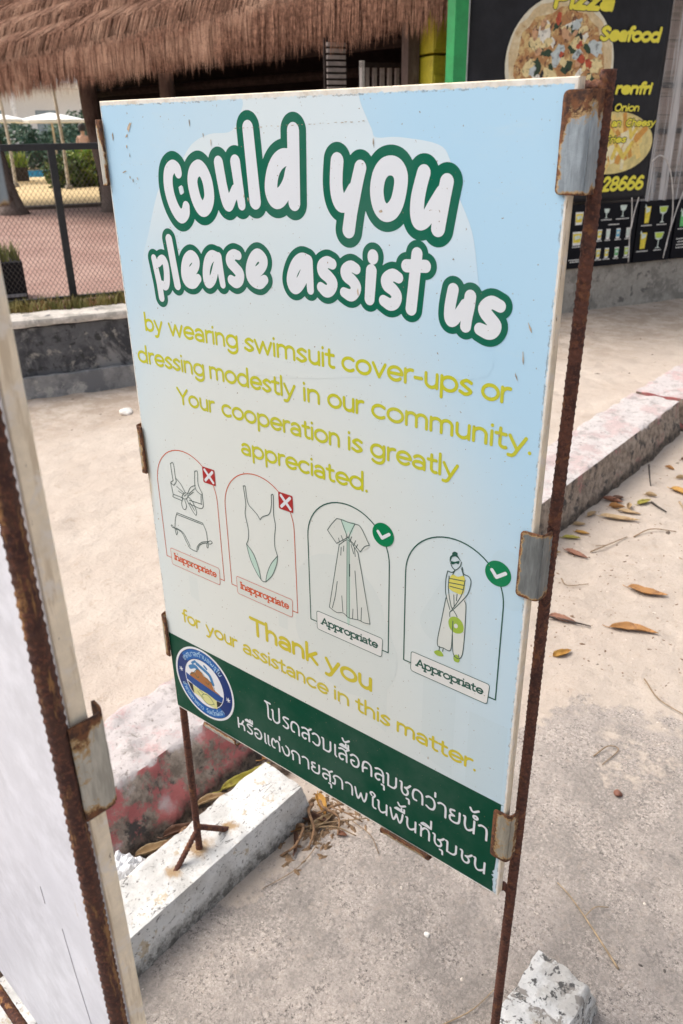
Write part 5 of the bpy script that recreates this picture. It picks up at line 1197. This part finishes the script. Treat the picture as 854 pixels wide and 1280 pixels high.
foliage('hedge_bush', 'bright green rounded bush in front of the pool, right of the fence post', 'bush', B(3.45, 16.9, PLAT + .42), (1.0, .6, .55), 5200, .075, gl, 3)
foliage('hedge_bush', 'darker green bush seen right behind the leaning fence post', 'bush', B(2.45, 16.5, PLAT + .30), (.45, .4, .45), 1600, .07, leafy('mid_bush', ((.06, .12, .025), (.12, .18, .05), (.2, .22, .08))), 4)
pb = empty('pool_planter', 'small dark planter with a bright green plant by the pool, left of the fence post', 'planter', B(1.55, 20.6, PLAT), R(63))
MB().box((-.38, -.25, 0), (.38, .25, .36)).build('planter_box', simple('dark_pot', (.04, .03, .025), .8), pb)
o = blades(420, lambda r: (r.uniform(-.4, .4), r.uniform(-.2, .2), .3), .45, .03, gl, 'plant', 12, .5); o.parent = pb
for k, (s, d, sz, lab) in enumerate(((2.2, 29.5, (1.5, 1.0, 1.1), 'dark flowering shrub left behind the poolside parasols'), (4.3, 29.0, (1.5, 1.0, 1.05), 'dark flowering shrub in the middle behind the poolside parasols'), (5.4, 31.0, (1.1, .9, 1.4), 'tallest dark shrub behind the poolside parasols'))):
    foliage('flowering_shrub', lab, 'shrub', B(s, d, PLAT + sz[2] * .55), sz, 2600, .12, gd, 20 + k, 'shrubs behind the pool')
umb_m = simple('white_canvas', (.85, .84, .80), .8, var=.04)
def parasol(s, d, zt, rad, lab):
    t = empty('parasol', lab, 'parasol', B(s, d, PLAT), R(63), 'white parasols by the pool'); h = zt - PLAT
    vs = [(0, 0, h)]; fs = []
    for ring, (q, dz) in enumerate(((.5, .16), (1, .36), (1.0, .50))):
        for k in range(24):
            a = 2 * math.pi * k / 24; sc_ = 1 - .03 * (1 - abs(math.cos(4 * a))); vs.append((rad * q * sc_ * math.cos(a), rad * q * sc_ * math.sin(a), h - dz * rad * .55))
    for k in range(24): fs.append((0, 1 + k, 1 + (k + 1) % 24))
    for g in range(2):
        for k in range(24): a = 1 + g * 24; fs.append((a + k, a + 24 + k, a + 24 + (k + 1) % 24, a + (k + 1) % 24))
    link('canopy', mesh(vs, fs), umb_m, t)
    MB().tube([(0, 0, 0), (0, 0, h)], .03, 8).build('pole', simple('pale_pole', (.55, .5, .45), .6), t)
parasol(1.15, 19.8, 2.30, .95, 'white parasol at the left edge by the pool')
parasol(2.72, 19.7, 2.28, .95, 'white parasol between the two log posts by the pool')
vil = empty('pool_villa', 'bright white low villa beyond the pool seen under the thatch', 'villa', B(6.0, 42, PLAT), R(63))
MB().box((-14, 0, -.3), (10, 6, 4.6)).build('wall', simple('white_villa', (.82, .81, .80), .8, var=.03), vil)
MB().box((-14.4, -1.2, 3.25), (10.4, 6.4, 3.5)).build('roof_slab', simple('cream_eave', (.70, .62, .52), .8), vil)
for x in (-6.4, -4.2, -1.5, .8): 
    w_ = MB().box((x, -.02, .1), (x + 1.1, .05, 2.3)).build('window', simple('villa_glass', (.30, .36, .40), .2), vil)
for x in (-7.2, -2.6, 2.2): MB().tube([(x, -1.0, -.3), (x, -1.0, 3.26)], .13, 10).build('column', simple('column_white', (.80, .78, .75), .7), vil)
for s, d, lab in ((2.43, 15.7, 'pale slim garden post standing between the log posts'), (1.35, 17.5, 'pale slim garden post at the left edge')):
    g = empty('garden_post', lab, 'post', B(s, d, PLAT), R(63), 'pale garden posts')
    MB().tube([(0, 0, 0), (.02, 0, 1.0), (-.02, 0, 2.2), (-.03, 0, 2.9)], [.042, .038, .034, .034], 8).build('shaft', simple('weathered_post', (.50, .46, .41), .85), g)
    MB().tube([(0, 0, 0), (0, 0, .08)], .09, 10).build('post_base', simple('post_base', (.35, .33, .3), .9), g)
# bather at the pool edge
def skin_body(name, joints, edges, mat, parent):
    me = bpy.data.meshes.new(name); me.from_pydata([j[0] for j in joints], edges, []); me.update()
    o = link(name, me, mat, parent)
    sk = o.modifiers.new('skin', 'SKIN'); sk.use_smooth_shade = True
    for i, j in enumerate(joints): me.skin_vertices[0].data[i].radius = (j[1], j[1])
    me.skin_vertices[0].data[0].use_root = True
    ss = o.modifiers.new('sub', 'SUBSURF'); ss.levels = ss.render_levels = 2
    return o
skin_m = simple('tanned_skin', (.52, .30, .20), .6, var=.08)
per = empty('person', 'dark-haired bather in orange swimwear standing by the pool beside the log post', 'person', B(4.05, 23.5, PLAT - .28), R(40))
J = [((0, 0, .92), .13), ((0, 0, 1.10), .115), ((0, 0, 1.30), .14), ((0, 0, 1.42), .07), ((0, 0, 1.50), .055), ((0, .01, 1.62), .095), ((0, .01, 1.70), .08),
     ((.17, 0, 1.38), .055), ((.24, .02, 1.12), .042), ((.20, .10, .90), .032), ((.19, .13, .82), .03), ((-.17, 0, 1.38), .055), ((-.24, .02, 1.12), .042), ((-.20, .10, .90), .032), ((-.19, .13, .82), .03),
     ((.09, 0, .82), .09), ((.10, .02, .48), .06), ((.10, 0, .10), .04), ((.10, .14, .04), .03), ((-.09, 0, .82), .09), ((-.10, .02, .48), .06), ((-.10, 0, .10), .04), ((-.10, .14, .04), .03)]
skin_body('body', J, [(0, 1), (1, 2), (2, 3), (3, 4), (4, 5), (5, 6), (2, 7), (7, 8), (8, 9), (9, 10), (2, 11), (11, 12), (12, 13), (13, 14), (0, 15), (15, 16), (16, 17), (17, 18), (0, 19), (19, 20), (20, 21), (21, 22)], skin_m, per)
def lathe(prof, n_=16):
    vs = []; fs = []
    for (r_, z) in prof:
        for k in range(n_): a = 2 * math.pi * k / n_; vs.append((r_ * math.cos(a), r_ * .8 * math.sin(a), z))
    for i in range(len(prof) - 1):
        for k in range(n_): fs.append((i * n_ + k, i * n_ + (k + 1) % n_, (i + 1) * n_ + (k + 1) % n_, (i + 1) * n_ + k))
    return mesh(vs, fs)
link('swim_shorts', lathe([(.205, .70), (.20, .86), (.165, 1.0)]), simple('orange_swimwear', (.55, .16, .04), .7), per, True)
hr = lathe([(.118, 1.56), (.125, 1.66), (.11, 1.74), (.06, 1.80), (.005, 1.81)]); link('hair', hr, simple('dark_hair', (.02, .014, .01), .6), per, True).location = (0, -.02, 0)

# ------------------------------------------------------------------ litter on the sand
def leaf_mat(name, col, dk):
    return layered(name, col, [(dk, 55, .5, .68), (tuple(min(1, c * 1.35) for c in col), 25, .58, .72)], .7, .35, 140, .0012)
LB = leaf_mat('brown_leaf', (.36, .175, .055), (.20, .09, .035)); LO = leaf_mat('ochre_leaf', (.44, .235, .045), (.30, .13, .03)); LY = leaf_mat('yellow_green_leaf', (.38, .33, .06), (.24, .17, .04)); LR = leaf_mat('red_brown_leaf', (.27, .12, .07), (.14, .06, .04))
LT = leaf_mat('tan_leaf', (.44, .31, .17), (.28, .17, .09)); LDK = leaf_mat('dark_leaf', (.15, .075, .045), (.08, .04, .03))
def gz(x, y):
    p = Vector((x, y, 0)); s = min(1, max(0, (y - min(.22 + 3.2 * (x - .1), 1.35)) / .8 + .3))
    return .004 + s * (.012 * noise.noise(p * 1.3) + .010 * noise.noise(p * 4.1) + .006 * noise.noise(p * 9)) - .012 * s
def leaf(x, y, ang, L, W, mat, lab, seed, curl=.3, roll=.5, z=None, tip=1.0, stalk=True, group='fallen leaves on the sand'):
    r = random.Random(seed); nu, nv = 18, 8; vs = []; fs = []
    bend = r.uniform(-.3, .3)
    for i in range(nu + 1):
        t = i / nu; w_ = W * .5 * (math.sin(math.pi * min(1, t ** .8)) ** .75) * (1 - .25 * t * tip) + .0015
        for j in range(nv + 1):
            u = j / nv * 2 - 1
            xx = (t - .5) * L; yy = u * w_ * (1 - roll * .35 * abs(u)) + bend * L * .25 * math.sin(math.pi * t) + .003 * noise.noise(Vector((t * 9, u * 3, seed)))
            zz = .003 + w_ * roll * abs(u) ** 1.6 + curl * L * .22 * (t - .45) ** 2 * 2 + .22 * w_ * noise.noise(Vector((t * 4, u * 2, seed * 3))) + .0012 * abs(math.sin(t * 24 + abs(u) * 3))
            vs.append((xx, yy, max(.0005, zz)))
    for i in range(nu):
        for j in range(nv): a = i * (nv + 1) + j; fs.append((a, a + 1, a + nv + 2, a + nv + 1))
    if stalk:
        mb = MB(); mb.tube([(-L * .5 + .004, bend * 0, .004), (-L * .56, .002, .005), (-L * .64, .006, .008)], [.0018, .0015, .0013], 5)
        n0 = len(vs); vs += [tuple(v) for v in mb.v]; fs += [tuple(i + n0 for i in f) for f in mb.f]
    o = link('fallen_leaf', mesh(vs, fs), mat, None, True)
    sm = o.modifiers.new('thick', 'SOLIDIFY'); sm.thickness = .0008
    o.location = (x, y, gz(x, y) if z is None else z); o.rotation_euler = (0, 0, ang)
    return tag(o, lab, 'leaf', group)
leaf(0.385, 2.131, 0.155, 0.160, 0.062, LB, 'brown curled leaf with curled stalk, farther of the two big ones right of the post', 1, .4, .5)
leaf(0.442, 1.82, 0.39, 0.180, 0.058, LB, 'long brown leaf, nearer of the two big ones right of the post', 2, .2, .5)
leaf(0.282, 1.532, 1.12, 0.085, 0.045, LO, 'small ochre crumpled leaf closest to the rusty post', 3, .5, .7)
leaf(0.185, 3.244, -0.18, 0.155, 0.07, LO, 'bright ochre leaf at the right edge below the kerb', 4, .4, .5)
leaf(0.064, 2.989, 1.21, 0.100, 0.05, LY, 'pale yellow-green leaf in the leaf pile below the kerb', 5, .5, .6)
leaf(-0.076, 2.924, 0.07, 0.110, 0.05, LR, 'dark red-brown crumpled leaf in the leaf pile below the kerb', 6, .7, .8)
leaf(-0.064, 2.965, 0.95, 0.070, 0.05, LDK, 'darkest curled leaf at the back of the leaf pile below the kerb', 7, .7, .8)
leaf(0.033, 2.737, 0.32, 0.190, 0.05, LT, 'long tan withered leaf in front of the leaf pile below the kerb', 8, .3, .6)
leaf(0.046, 2.83, 0.16, 0.110, 0.04, LT, 'tan withered leaf pointing right in front of the leaf pile', 9, .3, .6)
leaf(-0.073, 2.411, 0.53, 0.085, 0.035, LY, 'olive withered leaf just right of the post, nearest the kerb end', 10, .5, .7)
leaf(-0.053, 2.488, 0.23, 0.070, 0.03, LO, 'small orange-brown leaf beside the olive one right of the post', 11, .5, .7)
leaf(0.013, 2.269, -0.16, 0.120, 0.045, LR, 'pinkish brown pointed leaf just right of the post', 12, .3, .5)
leaf(0.19, 1.736, 0.11, 0.110, 0.05, LR, 'reddish leaf lying under the dark stick by the post', 13, .2, .5)
# debris between kerb and white foot
leaf(-.165, .33, 1.35, .17, .045, LY, 'yellow-green withered leaf lying in the gap between red kerb and white bar', 14, .3, .9, .035)
leaf(-.175, .21, 1.1, .10, .035, LT, 'tan curled leaf end in the gap beside the white bar', 15, .5, 1.0, .03)
leaf(-.155, .47, 1.3, .13, .05, LB, 'brown leaf at the far end of the gap beside the white bar', 16, .3, .7, .04)
leaf(-.165, .08, 1.1, .10, .04, LDK, 'frayed dark leaf in the gap behind the brace rods', 17, .6, 1.0, .03)
leaf(-.185, .0, 1.2, .10, .04, LT, 'dry brown husk lying against the red kerb near the brace rods', 18, .5, 1.0, .02)
leaf(.06, .405, -.6, .09, .04, LO, 'orange leaf tucked behind the end of the white bar', 19, .7, .9)
leaf(.075, .345, .5, .10, .04, LDK, 'dark crumpled leaf against the end of the white bar', 20, .8, 1.0)
leaf(.10, .36, 1.4, .085, .035, LT, 'tan shrivelled leaf beside the end of the white bar', 21, .6, 1.0)
leaf(.055, .27, 1.1, .10, .025, LB, 'brown curled leaf below the corner of the white bar', 22, .5, 1.0)
leaf(.09, .255, -.9, .09, .02, LDK, 'dark twisted leaf strip below the corner of the white bar', 23, .5, 1.0)
leaf(.172, .36, .4, .028, .02, LR, 'tiny broken brown leaf piece alone on the sand under the notice', 24, .5, .8, None, 1, False)

extra = ((-.03, 2.86, .4, .08, .045, LB), (.02, 2.89, 1.9, .08, .04, LT), (-.095, 2.70, 1.3, .07, .035, LT), (-.085, 2.22, .4, .08, .035, LT), (.06, 3.10, .2, .06, .035, LT), (.11, 3.45, .7, .07, .035, LT), (.01, 3.55, -.4, .06, .03, LB), (-.10, 2.56, .6, .06, .03, LT), (.20, 3.60, .3, .07, .03, LT), (.04, 3.72, 1.0, .06, .03, LDK))
for k, (x, y, a, l, w_, mm) in enumerate(extra):
    leaf(x, y, a, l, w_, mm, 'small crumpled dull leaf in the litter along the foot of the pale kerb', 40 + k, .8, 1.1, group='crumpled leaves along the kerb')
def twig(pts, r0, mat, lab, side_=None, cat='twig'):
    P = [Vector((x, y, gz(x, y) + h)) for x, y, h in pts]
    P = [Vector(p) for p in catmull([tuple(p) for p in P], 5)]
    mb = MB().tube(P, [r0 * (1 - .5 * i / len(P)) * (1 + .12 * noise.noise(Vector((i * .7, r0 * 999, 0)))) for i in range(len(P))], 6)
    for s in (side_ or []):
        Q = [Vector((x, y, gz(x, y) + h)) for x, y, h in s]; mb.tube([Vector(p) for p in catmull([tuple(p) for p in Q], 4)], r0 * .5, 5)
    return tag(mb.build('twig', mat, None, True), lab, cat, 'twigs and sticks on the ground')
tw = simple('dry_twig', (.24, .16, .09), .85, var=.3, scale=40); twd = simple('dark_stick', (.045, .035, .03), .8, var=.3, scale=40); twp = simple('tan_stem', (.36, .26, .16), .85, var=.3, scale=40)
twig([(.915, .445, .004), (.865, .475, .012), (.80, .52, .012), (.745, .555, .01), (.705, .575, .006)], .0026, twp, 'long bent tan twig above the white block', [[(.80, .52, .01), (.81, .56, .012), (.835, .585, .006)]])
twig([(.10, 1.70, .012), (.20, 1.722, .014), (.30, 1.75, .008)], .0048, twd, 'straight dark stick crossing behind the rusty post')
twig([(-.035, 3.298, .10), (-.015, 3.275, .05), (.008, 3.249, .0)], .006, twd, 'short dark stick leaning against the pale kerb')
twig([(.09, 3.02, .006), (.14, 2.97, .01), (.19, 2.95, .006)], .006, twd, 'dark twig right of the leaf pile')
twig([(.055, 2.33, .006), (.10, 2.45, .014), (.13, 2.58, .006)], .0035, tw, 'slim brown twig between the post and the leaf pile', [[(.09, 2.43, .012), (.05, 2.40, .008)]])
twig([(.155, 2.60, .005), (.20, 2.70, .014), (.30, 2.76, .006)], .0035, tw, 'forked twig near the right edge below the leaf pile')
twig([(.20, 3.12, .005), (.26, 3.02, .012), (.34, 2.92, .006)], .005, twp, 'pale twig at the right edge beside the ochre leaf', [[(.24, 3.05, .01), (.34, 3.0, .008)]])
twig([(.58, 1.55, .004), (.66, 1.46, .01), (.76, 1.43, .008), (.84, 1.39, .005)], .0022, tw, 'thin dark twig near the right edge below the big leaves')
twig([(.595, 1.07, .004), (.615, 1.13, .012), (.645, 1.14, .006), (.63, 1.05, .004)], .0022, tw, 'hooked thin twig on the concrete above the red-brown nut')
twig([(.06, .30, .004), (.13, .37, .018), (.20, .45, .012), (.235, .52, .006)], .0026, tw, 'long root twig arching from the white bar under the notice', [[(.17, .41, .014), (.24, .40, .012), (.29, .37, .004)], [(.17, .41, .014), (.15, .50, .006)]])
twig([(.085, .40, .004), (.14, .30, .012), (.15, .20, .008), (.12, .10, .004)], .0016, tw, 'hair-thin twig trailing onto the concrete below the notice')
twig([(.10, .33, .01), (.15, .36, .02), (.21, .375, .012)], .003, tw, 'short brown root twig beside the end of the white bar')
twig([(.665, .09, .003), (.70, .155, .008), (.715, .23, .004)], .0016, twp, 'thin grass stem on the concrete left of the white block')
twig([(.05, 2.03, .004), (.10, 1.98, .012), (.16, 2.06, .006)], .0024, tw, 'thin twig left of the big brown leaves')

rt = layered('dry_root', (.26, .15, .08), [((.12, .07, .04), 60, .5, .62)], .9, .4, 200, .001)
twig([(.045, .385, .02), (.075, .335, .05), (.11, .315, .025), (.13, .27, .004)], .0058, rt, 'thick curled root bent over at the end of the white bar')
twig([(.06, .40, .03), (.095, .375, .045), (.14, .385, .03), (.165, .35, .006)], .005, rt, 'brown root arching right from the end of the white bar')
twig([(.05, .30, .01), (.085, .30, .03), (.105, .245, .02), (.085, .205, .004)], .0055, rt, 'hooked root lying below the corner of the white bar')
twig([(.07, .36, .008), (.10, .40, .03), (.12, .45, .02), (.16, .47, .004)], .0042, rt, 'forked root under the green band beside the white bar', [[(.10, .40, .03), (.14, .41, .03), (.19, .43, .006)]])
twig([(-.175, .12, .03), (-.15, .07, .06), (-.13, .02, .05), (-.13, -.03, .02)], .0085, rt, 'thick fibrous root lying in the gap behind the brace rods', [[(-.16, .09, .05), (-.175, .03, .04), (-.18, -.02, .02)], [(-.15, .07, .06), (-.155, .02, .05), (-.16, -.03, .02)]])
def pebble(x, y, r_, mat, lab, name='pebble', cat='pebble', fl=.6, seed=0, z=0, group=None, sy=1.0):
    bm = bmesh.new(); bmesh.ops.create_icosphere(bm, subdivisions=3, radius=r_)
    for v in bm.verts:
        v.co *= 1 + .34 * noise.noise(v.co / r_ * 1.1 + Vector((seed, 0, 0))); v.co.z *= fl; v.co.y *= sy
    me = bpy.data.meshes.new(name); bm.to_mesh(me); bm.free()
    o = link(name, me, mat, None, True); o.location = (x, y, gz(x, y) + r_ * fl * .55 + z); o.rotation_euler = (0, 0, seed * 1.7)
    return tag(o, lab, cat, group)
wst = simple('white_stone', (.80, .76, .70), .8, bump=.3); nut = simple('brown_nut', (.20, .08, .05), .7, bump=.4); dkp = simple('dark_pebble', (.10, .085, .075), .85, bump=.3)
pebble(-3.32, 2.34, .045, wst, 'white stone alone on the sand below the blackened wall', seed=1, fl=.55)
pebble(.712, .965, .012, nut, 'small round red-brown nut on the concrete', 'dry_nut', 'nut', .8, 2)
pebble(.52, .25, .007, wst, 'white stone chip lying on the bare concrete', seed=5, fl=.5)
# scrap of white plastic by the bar
sv = []; sf = []
for i in range(15):
    for j in range(12):
        u, v = i / 14 - .5, j / 11 - .5
        sv.append((u * .10, v * .085, .012 + .03 * noise.noise(Vector((u * 6, v * 6, 2))) + .014 * noise.noise(Vector((u * 15, v * 15, 7))) + .03 * (1 - 2 * abs(u)) * (1 - 2 * abs(v))))
for i in range(14):
    for j in range(11): a = i * 12 + j; sf.append((a, a + 1, a + 13, a + 12))
o = link('plastic_scrap', mesh(sv, sf), simple('white_plastic', (.72, .72, .73), .45, var=.06), None, False); o.location = (-.155, -.10, .05); o.rotation_euler = (.1, .25, .6)
sm = o.modifiers.new('thick', 'SOLIDIFY'); sm.thickness = .0012
tag(o, 'crumpled white plastic scrap wedged between the red kerb and the white bar', 'litter')

# crumbs, grit and shell bits strewn over sand and concrete
def litter(n_, seed, mat, area, size, name, lab, cat, flat=.4, long_=1.0):
    r = random.Random(seed); vs = []; fs = []
    for _ in range(n_):
        x, y = area(r); s = size * r.choice((.5, .7, 1, 1, 1.5)) * r.uniform(.7, 1.3); a = r.uniform(0, 6.28); i = len(vs); z = gz(x, y)
        L_ = s * long_ * r.uniform(.7, 1.4)
        for q in range(5):
            t = a + 2 * math.pi * q / 5; k = r.uniform(.6, 1.1); u, v = L_ * k * math.cos(t - a), s * k * math.sin(t - a)
            vs.append((x + u * math.cos(a) - v * math.sin(a), y + u * math.sin(a) + v * math.cos(a), z - .001))
        vs.append((x, y, z + s * flat))
        for q in range(5): fs.append((i + q, i + (q + 1) % 5, i + 5))
    return tag(link(name, mesh(vs, fs), mat), lab, cat, kind='stuff')
litter(900, 31, simple('crumb_brown', (.17, .105, .065), .95, var=.5, scale=90), lambda r: (r.uniform(-.2, 1.4), 1.5 + abs(r.gauss(0, 1.2))), .0036, 'leaf_crumbs', 'brown leaf crumbs scattered over the sand near the kerb', 'litter', .5, 2.0)
litter(420, 35, simple('crumb_dark', (.12, .09, .07), .95, var=.4, scale=60), lambda r: (r.uniform(-4.5, 1.5), r.uniform(1.8, 8)), .0085, 'sand_crumbs', 'dark crumbs scattered over the open sand', 'litter', .4, 1.6)
litter(420, 32, simple('grit_dark', (.10, .085, .075), .95, var=.4, scale=60), lambda r: (r.uniform(-.1, 1.6), r.uniform(-.4, 1.6)), .0030, 'dark_grit', 'dark grit strewn over the bare concrete', 'grit', .5, 1.3)
litter(420, 33, simple('grit_pale', (.66, .58, .50), .9, var=.2, scale=60), lambda r: (r.uniform(-.2, 1.6), r.uniform(-.4, 2.6)), .0034, 'shell_bits', 'pale shell bits and gravel on sand and concrete', 'gravel', .6, 1.2)
litter(260, 34, simple('crumb_gap', (.22, .14, .08), .95, var=.5, scale=60), lambda r: (r.gauss(.09, .05), r.gauss(.36, .07)), .0060, 'root_litter', 'dry leaf and root litter heaped at the end of the white bar', 'litter', .9, 2.2)
